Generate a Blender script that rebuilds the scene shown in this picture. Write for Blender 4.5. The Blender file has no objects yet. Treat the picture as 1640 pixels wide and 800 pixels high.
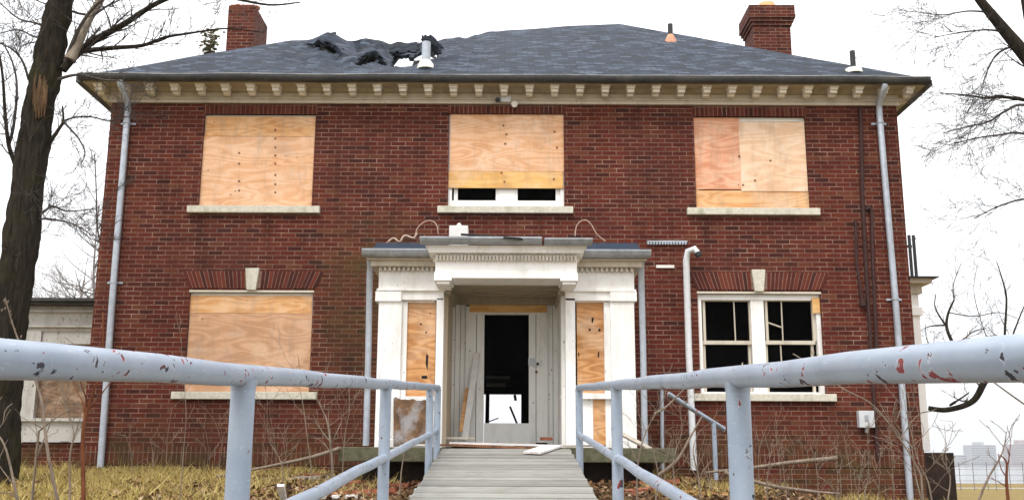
import bpy, math, random
from mathutils import Vector, Matrix, noise as mnoise

# ------------------------------------------------------------------ camera, light, exposure
S = bpy.context.scene
COL = S.collection
FPX, TH, ROLL = 1624.0, math.radians(11.9), math.radians(.24)
CAM = Vector((.13, -14.72, .12))
cd = bpy.data.cameras.new('camera')
cam = bpy.data.objects.new('camera', cd)
COL.objects.link(cam)
cd.sensor_width = 36
cd.lens = 36 * FPX / 1640
cd.clip_start = .05
cd.clip_end = 9000
cam.matrix_world = (Matrix.Translation(CAM) @ Matrix.Rotation(math.pi / 2 + TH, 4, 'X')
                    @ Matrix.Rotation(ROLL, 4, 'Z'))
S.camera = cam
S.view_settings.view_transform = 'Standard'
S.view_settings.look = 'None'
S.view_settings.gamma = 1
S.view_settings.use_curve_mapping = False
S.view_settings.exposure = .02

SUN_EL, SUN_AZ = math.radians(56), math.radians(202)   # azimuth clockwise from +Y: behind the camera, a little left
W = bpy.data.worlds.new('World')
S.world = W
W.use_nodes = True
wn, wl = W.node_tree.nodes, W.node_tree.links
bg = wn['Background']
bg.inputs['Strength'].default_value = .12
sky = wn.new('ShaderNodeTexSky')
sky.sky_type = 'NISHITA'
sky.sun_disc = False
sky.sun_elevation = SUN_EL
sky.sun_rotation = SUN_AZ
sky.air_density = 1.0
sky.dust_density = 4.0
cl = wn.new('ShaderNodeTexNoise')                       # an even overcast with faint clouds
cl.inputs['Scale'].default_value = 2.2
cl.inputs['Detail'].default_value = 4
clr = wn.new('ShaderNodeValToRGB')
clr.color_ramp.elements[0].position = .3
clr.color_ramp.elements[0].color = (10.2, 10.4, 10.8, 1)
clr.color_ramp.elements[1].position = .7
clr.color_ramp.elements[1].color = (12.2, 12.2, 12.2, 1)
wt = wn.new('ShaderNodeTexCoord')
wmx = wn.new('ShaderNodeMixRGB')
wmx.inputs[0].default_value = .9
wl.new(wt.outputs['Generated'], cl.inputs['Vector'])
wl.new(cl.outputs['Fac'], clr.inputs['Fac'])
wl.new(sky.outputs[0], wmx.inputs[1])
wl.new(clr.outputs[0], wmx.inputs[2])
wsp = wn.new('ShaderNodeSeparateXYZ')
wl.new(wt.outputs['Generated'], wsp.inputs[0])
wmr = wn.new('ShaderNodeMapRange')
wmr.inputs['From Min'].default_value, wmr.inputs['From Max'].default_value = 0, 1
wmr.inputs['To Min'].default_value, wmr.inputs['To Max'].default_value = .88, 1.9
wl.new(wsp.outputs[2], wmr.inputs['Value'])
wcie = wn.new('ShaderNodeVectorMath')
wcie.operation = 'SCALE'
wl.new(wmx.outputs[0], wcie.inputs[0])
wl.new(wmr.outputs[0], wcie.inputs['Scale'])
wl.new(wcie.outputs[0], bg.inputs['Color'])
sd = bpy.data.lights.new('sun', 'SUN')
sun = bpy.data.objects.new('sun', sd)
COL.objects.link(sun)
sd.energy = 1.9
sd.angle = math.radians(18)
sd.color = (1, .97, .93)
sv = Vector((math.sin(SUN_AZ) * math.cos(SUN_EL), math.cos(SUN_AZ) * math.cos(SUN_EL), math.sin(SUN_EL)))
sun.rotation_euler = sv.to_track_quat('Z', 'Y').to_euler()
S.cycles.max_bounces = 6
S.cycles.diffuse_bounces = 3
S.cycles.volume_bounces = 0
S.cycles.use_denoising = True

# ------------------------------------------------------------------ survey: photo pixel -> point on a plane of known depth
def ray(px, py):
    x, y = (px - 820) / FPX, (400 - py) / FPX
    c, s = math.cos(ROLL), math.sin(ROLL)
    x, y = x * c - y * s, x * s + y * c
    return Vector((x, math.cos(TH) - y * math.sin(TH), y * math.cos(TH) + math.sin(TH)))
def P(px, py, Y):
    r = ray(px, py)
    return CAM + r * ((Y - CAM.y) / r.y)
EZ, RK, RT, OV = 5.80, 4.14, .665, .35                    # eave height, roof run, pitch, overhang
def proj(p):
    d = Vector(p) - CAM
    x, y, z = d.x, d.z * math.cos(TH) - d.y * math.sin(TH), d.y * math.cos(TH) + d.z * math.sin(TH)
    c, q = math.cos(ROLL), math.sin(ROLL)
    return 820 + FPX * (x * c + y * q) / z, 400 - FPX * (y * c - x * q) / z
def SL(px, py):                                            # on the front roof slope
    r = ray(px, py)
    return CAM + r * ((EZ + RT * (OV + CAM.y) - CAM.z) / (r.z - RT * r.y))
def sstep(a, b, x):
    t = min(1, max(0, (x - a) / (b - a)))
    return t * t * (3 - 2 * t)
def lerp(a, b, t): return a + (b - a) * t
def pl(x, pts):                                            # piecewise linear
    if x <= pts[0][0]: return pts[0][1]
    for (a, b), (c, d) in zip(pts, pts[1:]):
        if x <= c: return lerp(b, d, (x - a) / (c - a))
    return pts[-1][1]
def ground(x, y):
    if y < 0:
        z = pl(y, [(-60, -2.0), (-22, -1.75), (-14.7, -1.58), (-6.7, -.46), (-3.7, -.2), (0, -.02)])
    else:
        z = -.02 - .0145 * min(y, 64)
    z -= .42 * sstep(1.5, 6.2, x) * sstep(-14, -3, y)
    z -= .16 * sstep(6, 10, x) * sstep(-14, -3, y)
    z += .14 * sstep(-6, -9, x) * sstep(-9, -2, y) * (1 if y < 4 else max(0, 1 - (y - 4) / 20))
    n = mnoise.noise(Vector((x * .7, y * .7, 0))) * .03 + mnoise.noise(Vector((x * .15, y * .15, 5))) * .05
    return z + n * (1 if y < 30 else 2)

# ------------------------------------------------------------------ materials
class NT:
    def __init__(s, name, rough=.7, spec=.3):
        s.m = bpy.data.materials.new(name)
        s.m.use_nodes = True
        s.t = s.m.node_tree
        s.b = s.t.nodes['Principled BSDF']
        s.b.inputs['Roughness'].default_value = rough
        s.b.inputs['Specular IOR Level'].default_value = spec
        s._uv = s._ob = None
    def n(s, ty, **kw):
        o = s.t.nodes.new('ShaderNode' + ty)
        for k, v in kw.items(): setattr(o, k, v)
        return o
    def put(s, sock, v):
        if isinstance(v, bpy.types.NodeSocket): s.t.links.new(v, sock)
        else: sock.default_value = (*v, 1) if isinstance(v, tuple) and len(v) == 3 and sock.type == 'RGBA' else v
    @property
    def uv(s):
        if not s._uv: s._uv = s.n('UVMap').outputs[0]
        return s._uv
    @property
    def ob(s):
        if not s._ob: s._ob = s.n('NewGeometry').outputs['Position']
        return s._ob
    def mp(s, v, scale=(1, 1, 1), loc=(0, 0, 0), rot=(0, 0, 0)):
        o = s.n('Mapping')
        s.t.links.new(v, o.inputs[0])
        o.inputs['Scale'].default_value = scale
        o.inputs['Location'].default_value = loc
        o.inputs['Rotation'].default_value = rot
        return o.outputs[0]
    def noise(s, v, scale, detail=4, rough=.55, dist=0):
        o = s.n('TexNoise')
        s.t.links.new(v, o.inputs['Vector'])
        o.inputs['Scale'].default_value = scale
        o.inputs['Detail'].default_value = detail
        o.inputs['Roughness'].default_value = rough
        o.inputs['Distortion'].default_value = dist
        return o.outputs['Fac']
    def math(s, op, a, b=0, clamp=False):
        o = s.n('Math', operation=op, use_clamp=clamp)
        s.put(o.inputs[0], a)
        s.put(o.inputs[1], b)
        return o.outputs[0]
    def rng(s, f, a, b, lo=0, hi=1):                       # map range, clamped
        o = s.n('MapRange')
        s.put(o.inputs[0], f)
        for i, v in enumerate((a, b, lo, hi)): o.inputs[i + 1].default_value = v
        return o.outputs[0]
    def ramp(s, f, stops):
        o = s.n('ValToRGB')
        s.put(o.inputs[0], f)
        e = o.color_ramp.elements
        while len(e) < len(stops): e.new(.5)
        for el, (p, c) in zip(e, stops):
            el.position = p
            el.color = (*c, 1)
        return o.outputs[0]
    def mix(s, f, a, b, mode='MIX'):
        o = s.n('MixRGB', blend_type=mode)
        s.put(o.inputs[0], f)
        s.put(o.inputs[1], a)
        s.put(o.inputs[2], b)
        return o.outputs[0]
    def sep(s, v):
        o = s.n('SeparateXYZ')
        s.t.links.new(v, o.inputs[0])
        return o.outputs
    def rnd(s):
        o = s.n('Attribute', attribute_name='rnd')
        return o.outputs['Fac']
    def out(s, col, bump=None, bs=.4, bd=.01, rough=None):
        s.put(s.b.inputs['Base Color'], col)
        if rough is not None: s.put(s.b.inputs['Roughness'], rough)
        if bump is not None:
            o = s.n('Bump')
            o.inputs['Strength'].default_value = bs
            o.inputs['Distance'].default_value = bd
            s.t.links.new(bump, o.inputs['Height'])
            s.t.links.new(o.outputs[0], s.b.inputs['Normal'])
        return s.m
MT = {}

def brick(name, soldier=False, mossy=.5):
    k = NT(name, .85, .2)
    v = k.mp(k.uv, rot=(0, 0, math.pi / 2)) if soldier else k.uv
    wob = k.n('VectorMath', operation='ADD')
    nz = k.n('TexNoise')
    k.t.links.new(k.uv, nz.inputs['Vector'])
    nz.inputs['Scale'].default_value = 9
    sc = k.n('VectorMath', operation='SCALE')
    k.t.links.new(nz.outputs['Color'], sc.inputs[0])
    sc.inputs['Scale'].default_value = .006
    k.t.links.new(v, wob.inputs[0])
    k.t.links.new(sc.outputs[0], wob.inputs[1])
    b = k.n('TexBrick')
    k.t.links.new(wob.outputs[0], b.inputs['Vector'])
    b.inputs['Scale'].default_value = 1
    b.inputs['Brick Width'].default_value = .26 if soldier else .213
    b.inputs['Row Height'].default_value = .068
    b.inputs['Mortar Size'].default_value = .0058
    b.inputs['Mortar Smooth'].default_value = .25
    b.inputs['Bias'].default_value = 0
    b.offset = 0 if soldier else .5
    b.inputs['Color1'].default_value = (0, 0, 0, 1)
    b.inputs['Color2'].default_value = (1, 1, 1, 1)
    b.inputs['Mortar'].default_value = (.5, .5, .5, 1)
    col = k.ramp(b.outputs['Color'], [(0, (.050, .013, .010)), (.12, (.082, .016, .010)), (.5, (.110, .020, .011)),
                                      (.85, (.134, .028, .014)), (1, (.138, .046, .022))])
    fine = k.noise(k.uv, 60, 5, .7)
    col = k.mix(.55, col, k.ramp(fine, [(.3, (.45, .42, .42)), (.7, (1.25, 1.2, 1.2))]), 'MULTIPLY')
    patch = k.noise(k.uv, .55, 3)
    col = k.mix(k.rng(patch, .48, .68, 0, .55), col, k.mix(.6, col, (.06, .022, .018)))
    mort = k.ramp(k.noise(k.uv, 3.2, 5, .7), [(.3, (.11, .065, .048)), (.52, (.22, .13, .095)), (.74, (.42, .30, .22))])
    col = k.mix(b.outputs['Fac'], col, mort)
    # streaks of soot and green growth low on the wall and under the porch roof
    st = k.noise(k.mp(k.uv, (3.2, .3, 1)), 1.3, 6, .7)
    col = k.mix(k.rng(st, .5, .7, 0, .62), col, k.mix(1, col, (.42, .38, .36), 'MULTIPLY'))
    st2 = k.noise(k.uv, 1.9, 6, .75)
    col = k.mix(k.rng(st2, .54, .70, 0, .5), col, k.mix(1, col, (.5, .46, .40), 'MULTIPLY'))
    lime = k.noise(k.mp(k.uv, (1, .5, 1), (7, 2, 0)), 2.8, 7, .75)
    col = k.mix(k.rng(lime, .64, .74, 0, .3), col, (.26, .20, .17))
    uvz = k.sep(k.uv)
    low = k.rng(uvz[1], 1.0, .0)
    gn = k.noise(k.uv, 1.7, 6, .7)
    gm = k.math('MULTIPLY', low, k.rng(gn, .4, .62), True)
    ax = k.math('MULTIPLY', k.rng(uvz[0], -2.9, -2.1), k.rng(uvz[0], -1.2, -1.7), True)
    az = k.math('MULTIPLY', k.rng(uvz[1], .3, 2.2), k.rng(uvz[1], 3.9, 3.1), True)
    gm2 = k.math('MULTIPLY', k.math('MULTIPLY', ax, az), k.rng(gn, .33, .6), True)
    gm = k.math('MAXIMUM', gm, gm2)
    col = k.mix(k.math('MULTIPLY', gm, mossy + .2), col, (.060, .055, .016))
    h = k.math('ADD', k.math('MULTIPLY', b.outputs['Fac'], -1), k.math('MULTIPLY', fine, .35))
    return k.out(col, h, .7, .008)
MT['brick'] = brick('red_brick')
MT['soldier'] = brick('upright_brick', True)

def arch_brick():
    k = NT('arch_brick', .85, .2)
    col = k.ramp(k.rnd(), [(0, (.05, .014, .013)), (.4, (.10, .02, .014)), (1, (.16, .034, .02))])
    f = k.noise(k.ob, 55, 5, .7)
    col = k.mix(.5, col, k.ramp(f, [(.3, (.5, .5, .5)), (.7, (1.25, 1.2, 1.2))]), 'MULTIPLY')
    return k.out(col, f, .5, .004)
MT['arch'] = arch_brick()

def plain(name, c, var=.25, rough=.75, sc=14, spec=.3, metal=0, bump=.15, dirt=None, dirt_amt=.5, dsc=2.5):
    k = NT(name, rough, spec)
    n1 = k.noise(k.ob, sc, 6, .65)
    lo = tuple(v * (1 - var) for v in c)
    hi = tuple(min(1, v * (1 + var)) for v in c)
    col = k.ramp(n1, [(.3, lo), (.7, hi)])
    if dirt:
        d = k.noise(k.mp(k.ob, (1, 1, .45)), dsc, 7, .7)
        col = k.mix(k.rng(d, .52, .74, 0, dirt_amt), col, dirt)
    k.b.inputs['Metallic'].default_value = metal
    return k.out(col, n1, bump, .004)

def painted(name, c, dirt=(.30, .25, .18), amt=.5, peel=(.22, .18, .13), pth=.66):
    k = NT(name, .55, .35)
    d = k.noise(k.mp(k.ob, (1, 1, .3)), 3.5, 7, .7)
    col = k.mix(k.rng(d, .5, .78, 0, amt), c, dirt)
    p = k.noise(k.mp(k.ob, (1, 1, .5)), 26, 5, .6)
    pm = k.rng(p, pth, pth + .03)
    col = k.mix(pm, col, peel)
    sp = k.noise(k.ob, 70, 3, .6)
    col = k.mix(k.rng(sp, .74, .78, 0, .5), col, (.12, .10, .08))
    g = k.noise(k.mp(k.ob, (8, 8, .8)), 12, 4, .6)
    h = k.math('SUBTRACT', k.math('MULTIPLY', g, .3), pm)
    return k.out(col, h, .35, .004)
MT['white'] = painted('white_paint', (.90, .89, .87), pth=.685, amt=.5, dirt=(.36, .31, .22))
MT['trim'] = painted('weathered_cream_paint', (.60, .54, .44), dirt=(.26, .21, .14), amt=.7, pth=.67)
MT['soffit'] = painted('dark_olive_soffit', (.40, .34, .235), dirt=(.16, .125, .07), amt=.8, pth=.67)  # darker olive version of the cream trim, used on the soffit alone
MT['bracket'] = painted('bracket_paint', (.80, .76, .68), amt=.4, pth=.72)
MT['panel'] = painted('old_white_boards', (.86, .85, .82), dirt=(.36, .28, .18), amt=.6, pth=.655)
MT['porch_grey'] = painted('grey_porch_paint', (.50, .49, .46), dirt=(.20, .17, .13), amt=.8, pth=.62)
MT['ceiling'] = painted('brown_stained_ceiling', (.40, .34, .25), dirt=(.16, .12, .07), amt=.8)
MT['tan'] = painted('bare_tan_wood', (.50, .40, .29), dirt=(.30, .22, .14), amt=.6)
MT['mortar'] = plain('lime_mortar', (.24, .15, .11), .3, .95, 12)
MT['dark_brick'] = plain('dark_porch_brick', (.030, .018, .014), .6, .9, 6, dirt=(.12, .06, .04), dirt_amt=.7, dsc=4, bump=.6)  # near-black brick with paler blotches, for porch foundation and right porch base
MT['stone'] = plain('limestone', (.60, .57, .48), .16, .85, 22, dirt=(.30, .30, .19), dirt_amt=.75, dsc=5)
MT['moss_stone'] = plain('mossy_concrete', (.105, .10, .06), .4, .95, 16, dirt=(.05, .055, .015), dirt_amt=.8, bump=.5)
MT['gutter'] = plain('zinc_gutter', (.34, .36, .38), .22, .5, 9, .5, .35, dirt=(.13, .12, .10), dirt_amt=.7)
MT['gutter_dark'] = plain('dark_gutter', (.05, .05, .052), .35, .6, 9, .3, .1, dirt=(.12, .115, .105), dirt_amt=.6, dsc=1.4)
MT['gutter_lip'] = plain('worn_gutter_lip', (.30, .30, .29), .5, .6, 3, dirt=(.06, .06, .06), dirt_amt=.9, dsc=1.2)
MT['spout'] = plain('galvanised_spout', (.43, .47, .53), .16, .45, 12, .5, .3, dirt=(.22, .22, .22), dirt_amt=.6)
MT['pvc'] = plain('white_pipe', (.72, .74, .76), .1, .5, 12, dirt=(.4, .4, .38))
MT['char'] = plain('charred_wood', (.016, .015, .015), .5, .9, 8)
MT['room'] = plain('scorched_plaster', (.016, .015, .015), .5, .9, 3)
MT['pipe_dark'] = plain('dark_conduit', (.045, .018, .016), .4, .7, 20)
MT['black_metal'] = plain('black_metal', (.035, .036, .04), .3, .5, 20)
MT['copper'] = plain('copper_flashing', (.62, .30, .19), .3, .6, 20)
MT['clay'] = plain('clay_pot', (.70, .40, .20), .2, .8, 14)
MT['felt'] = plain('torn_roof_felt', (.022, .026, .033), .7, .95, 7, spec=.08, bump=.9)
MT['blue_roof'] = plain('blue_slate_strip', (.018, .030, .052), .3, .6, 14)
MT['cable'] = plain('pale_cable', (.50, .36, .28), .3, .7, 30)
MT['rust'] = plain('rusty_scrap', (.20, .09, .045), .5, .85, 14, bump=.5)
MT['oldboard'] = plain('old_board', (.42, .37, .31), .3, .85, 10, dirt=(.16, .11, .08), dirt_amt=.8)
MT['whiteboard'] = plain('white_board', (.74, .72, .70), .12, .7, 10, dirt=(.25, .12, .09), dirt_amt=.6)
MT['redbrick_loose'] = plain('loose_brick', (.30, .10, .055), .4, .9, 14, bump=.5)
MT['orange_board'] = plain('orange_board', (.62, .32, .13), .25, .8, 9)
MT['city'] = plain('far_concrete', (.34, .35, .37), .15, .9, .05)
MT['city_pink'] = plain('far_brick', (.33, .25, .24), .15, .9, .05)
MT['city_glass'] = plain('far_windows', (.10, .11, .13), .3, .4, .2)
MT['box'] = plain('meter_box', (.56, .58, .60), .1, .5, 10, dirt=(.3, .28, .25))
MT['steel_fence'] = plain('fence_steel', (.16, .15, .15), .3, .6, 10)

def plywood(name, a, b, c, ring=1.0, spots=True):
    k = NT(name, .75, .25)
    v = k.mp(k.uv, (.55, 2.2, 1), (sum(map(ord, name)) % 17, 3.1, 0))
    n1 = k.noise(v, 1.5, 2, .45, .4)
    w = k.math('SINE', k.math('MULTIPLY', n1, 55 * ring))
    fine = k.noise(k.mp(k.uv, (4, 60, 1)), 3, 4, .6)
    big = k.noise(k.uv, 1.6, 4, .6)
    f = k.math('ADD', k.math('MULTIPLY', w, .10), k.math('ADD', k.math('MULTIPLY', fine, .5), k.math('MULTIPLY', big, .5)))
    col = k.ramp(f, [(.28, c), (.5, b), (.66, a)])
    if spots:
        vo = k.n('TexVoronoi')
        k.t.links.new(k.mp(k.uv, (1, .8, 1)), vo.inputs['Vector'])
        vo.inputs['Scale'].default_value = 5.5
        kn = k.math('MULTIPLY', k.rng(vo.outputs['Distance'], .10, .045), k.rng(k.noise(k.uv, 3.3, 2), .56, .6), True)
        col = k.mix(kn, col, (.22, .10, .045))
    pale = k.noise(k.mp(k.uv, (.8, 1.3, 1), (2, 5, 0)), 1.9, 5, .65)
    col = k.mix(k.rng(pale, .5, .68, 0, .45), col, (.82, .62, .45))
    dn = k.noise(k.mp(k.uv, (2.4, .45, 1)), 2, 6, .75)
    col = k.mix(k.rng(dn, .5, .72, 0, .5), col, (.36, .25, .18))
    gy = k.noise(k.mp(k.uv, (.7, .9, 1), (9, 1, 0)), 1.4, 6, .7)
    col = k.mix(k.rng(gy, .56, .72, 0, .4), col, (.42, .36, .31))
    return k.out(col, fine, .2, .003)
MT['ply'] = plywood('plywood_tan', (.80, .50, .27), (.72, .39, .17), (.54, .25, .09))
MT['ply_pink'] = plywood('plywood_pink', (.82, .54, .36), (.76, .44, .25), (.62, .31, .15))
MT['ply_pale'] = plywood('plywood_pale', (.84, .64, .48), (.80, .56, .38), (.68, .42, .25))
MT['ply_red'] = plywood('plywood_reddish', (.80, .48, .33), (.73, .35, .21), (.57, .23, .12))
MT['ply_grey'] = plywood('plywood_weathered', (.68, .42, .27), (.60, .34, .19), (.46, .25, .14))
MT['ply_orange'] = plywood('plywood_orange', (.72, .42, .20), (.60, .29, .11), (.36, .15, .05), 1.2)
MT['plank_yellow'] = plywood('plank_yellow', (.82, .52, .20), (.74, .42, .14), (.58, .30, .09), .6)
MT['ply_dirty'] = plywood('plywood_muddy', (.30, .19, .12), (.20, .12, .07), (.10, .06, .04), 1.2)

def railpaint(name, t1, t2):
    k = NT(name, .33, .5)
    g = k.noise(k.ob, 5, 5, .6)
    col = k.ramp(g, [(.3, (.255, .31, .395)), (.7, (.34, .40, .48))])
    sc_ = k.noise(k.mp(k.ob, (3, .6, 3)), 30, 5, .7)
    col = k.mix(k.rng(sc_, .60, .70, 0, .5), col, (.60, .64, .69))
    gr = k.noise(k.mp(k.ob, (1, .5, 1)), 7, 6, .7)
    col = k.mix(k.rng(gr, .52, .74, 0, .45), col, (.24, .25, .26))
    d = k.noise(k.mp(k.ob, (1, .8, .7), rot=(.5, 0, .4)), 21, 4, .55, .8)
    nz_ = k.n('NewGeometry').outputs['Normal']
    low_ = k.rng(k.sep(nz_)[2], -.25, -.8, 0, .05)
    patchy = k.rng(k.noise(k.mp(k.ob, (1, 1, 1), (4, 2, 7)), 3.1, 3), .42, .62, -.055, .03)
    d = k.math('ADD', d, k.math('ADD', low_, patchy))
    chip = k.rng(d, t1, t1 + .018)
    d2 = k.noise(k.mp(k.ob, (1, .5, 1), (3, 7, 1)), 34, 4, .6, .5)
    chip = k.math('MAXIMUM', chip, k.rng(d2, t2, t2 + .02))
    which = k.noise(k.ob, 6, 2)
    ccol = k.ramp(which, [(.45, (.028, .03, .045)), (.52, (.05, .03, .035)), (.56, (.26, .035, .045)), (.75, (.20, .05, .05))])
    edge = k.rng(d, t1 - .014, t1)
    col = k.mix(k.math('MULTIPLY', edge, .5), col, (.8, .8, .82))
    col = k.mix(chip, col, ccol)
    h = k.math('ADD', k.math('MULTIPLY', chip, -1), k.math('MULTIPLY', g, .2))
    return k.out(col, h, .45, .003, k.rng(chip, 0, 1, .33, .8))
MT['rail'] = railpaint('pale_blue_rail_paint', .632, .652)
MT['rail_post'] = railpaint('pale_blue_post_paint', .69, .675)

def shingles():
    k = NT('slate_blue_shingles', .8, .3)
    b = k.n('TexBrick')
    k.t.links.new(k.uv, b.inputs['Vector'])
    b.inputs['Scale'].default_value = 1
    b.inputs['Brick Width'].default_value = .19
    b.inputs['Row Height'].default_value = .105
    b.inputs['Mortar Size'].default_value = .008
    b.inputs['Mortar Smooth'].default_value = .4
    b.inputs['Color1'].default_value = (0, 0, 0, 1)
    b.inputs['Color2'].default_value = (1, 1, 1, 1)
    b.inputs['Mortar'].default_value = (0, 0, 0, 1)
    col = k.ramp(b.outputs['Color'], [(0, (.006, .011, .019)), (.35, (.013, .022, .038)), (.65, (.024, .038, .063)), (1, (.072, .093, .130))])
    dg = k.noise(k.mp(k.uv, (1.2, 1.2, 1), rot=(0, 0, .7)), 2.6, 5, .7)
    col = k.mix(k.rng(dg, .42, .66, 0, .7), col, k.mix(1, col, (.5, .5, .55), 'MULTIPLY'))
    pk = k.noise(k.uv, 9, 3, .6)
    col = k.mix(k.rng(pk, .6, .72, 0, .5), col, (.105, .085, .09))
    fn = k.noise(k.uv, 90, 3, .7)
    col = k.mix(.5, col, k.ramp(fn, [(.3, (.6, .6, .6)), (.7, (1.35, 1.35, 1.35))]), 'MULTIPLY')
    uvs = k.sep(k.uv)
    lip = k.math('FRACT', k.math('DIVIDE', uvs[1], .105))
    h = k.math('ADD', k.math('MULTIPLY', lip, -1.0), k.math('MULTIPLY', b.outputs['Color'], .6))
    h = k.math('ADD', h, k.math('MULTIPLY', fn, .3))
    return k.out(col, h, .8, .015)
MT['shingle'] = shingles()

def deckwood():
    k = NT('grey_weathered_planks', .85, .2)
    base = k.ramp(k.rnd(), [(0, (.215, .208, .19)), (.5, (.27, .262, .242)), (1, (.335, .325, .30))])
    g = k.noise(k.mp(k.ob, (1.2, 22, 10)), 4, 6, .65)
    col = k.mix(.75, base, k.ramp(g, [(.3, (.55, .55, .52)), (.7, (1.25, 1.25, 1.25))]), 'MULTIPLY')
    d = k.noise(k.ob, 2.4, 6, .7)
    col = k.mix(k.rng(d, .5, .72, 0, .55), col, (.15, .14, .10))
    return k.out(col, g, .5, .004)
MT['deck'] = deckwood()

def earth():
    k = NT('lawn_and_litter', .95, .1)
    n1 = k.noise(k.ob, 1.3, 6, .65)
    n2 = k.noise(k.ob, 22, 6, .7)
    col = k.ramp(n1, [(.3, (.15, .105, .05)), (.5, (.24, .18, .07)), (.7, (.25, .20, .075))])
    col = k.mix(.7, col, k.ramp(n2, [(.3, (.45, .42, .4)), (.7, (1.35, 1.3, 1.2))]), 'MULTIPLY')
    x = k.sep(k.ob)
    lit = k.math('MULTIPLY', k.rng(x[0], -3.6, -2.2), k.rng(x[0], 7.2, 5.5), True)
    lit = k.math('MULTIPLY', lit, k.rng(x[1], 2, 0), True)
    lc = k.ramp(n2, [(.3, (.035, .022, .014)), (.5, (.10, .06, .032)), (.75, (.24, .15, .08))])
    col = k.mix(k.math('MULTIPLY', lit, k.rng(n1, .7, .4, .5, 1)), col, lc)
    return k.out(col, n2, .8, .03)
MT['earth'] = earth()

def blade():
    k = NT('dry_grass', .8, .2)
    col = k.ramp(k.rnd(), [(0, (.20, .13, .05)), (.35, (.38, .27, .09)), (.7, (.38, .31, .095)), (1, (.52, .42, .19))])
    return k.out(col)
MT['blade'] = blade()
def leaf():
    k = NT('dead_leaves', .8, .2)
    col = k.ramp(k.rnd(), [(0, (.04, .022, .014)), (.4, (.13, .065, .03)), (.75, (.25, .14, .065)), (1, (.42, .31, .21))])
    return k.out(col)
MT['leaf'] = leaf()
def greenleaf():
    k = NT('olive_leaves', .7, .3)
    return k.out(k.ramp(k.rnd(), [(0, (.05, .05, .015)), (.5, (.14, .13, .04)), (1, (.25, .20, .08))]))
MT['olive'] = greenleaf()

def bark(name, a, b, moss=(.05, .052, .018), amt=.6):
    k = NT(name, .95, .1)
    g = k.noise(k.mp(k.ob, (1, 1, .16)), 26, 6, .7, .5)
    col = k.ramp(g, [(.32, a), (.68, b)])
    m = k.noise(k.ob, 2.6, 5, .7)
    col = k.mix(k.rng(m, .48, .7, 0, amt), col, moss)
    return k.out(col, g, 1, .03)
MT['bark'] = bark('dark_bark', (.007, .006, .005), (.048, .038, .028), moss=(.042, .041, .016))
MT['twig'] = bark('grey_twigs', (.05, .044, .042), (.13, .115, .11), amt=0)
MT['glare_bark'] = bark('glare_paled_bark', (.20, .175, .17), (.34, .30, .29), amt=0)  # bark lightened in colour to imitate glare and haze around far trees
MT['deadlimb'] = bark('dead_limb', (.22, .18, .14), (.42, .36, .29), amt=0)
MT['scar'] = bark('exposed_wood', (.04, .024, .014), (.20, .12, .065), amt=.5)
MT['straw'] = bark('dry_stalk', (.15, .115, .085), (.34, .27, .21), amt=0)
MT['redstem'] = bark('red_stem', (.10, .035, .018), (.24, .085, .04), amt=0)

def water():
    k = NT('river_water', .12, .5)
    n = k.noise(k.mp(k.ob, (.05, .4, 1)), 1, 4, .6)
    return k.out((.09, .11, .13), n, .08, .1)
MT['water'] = water()

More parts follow.
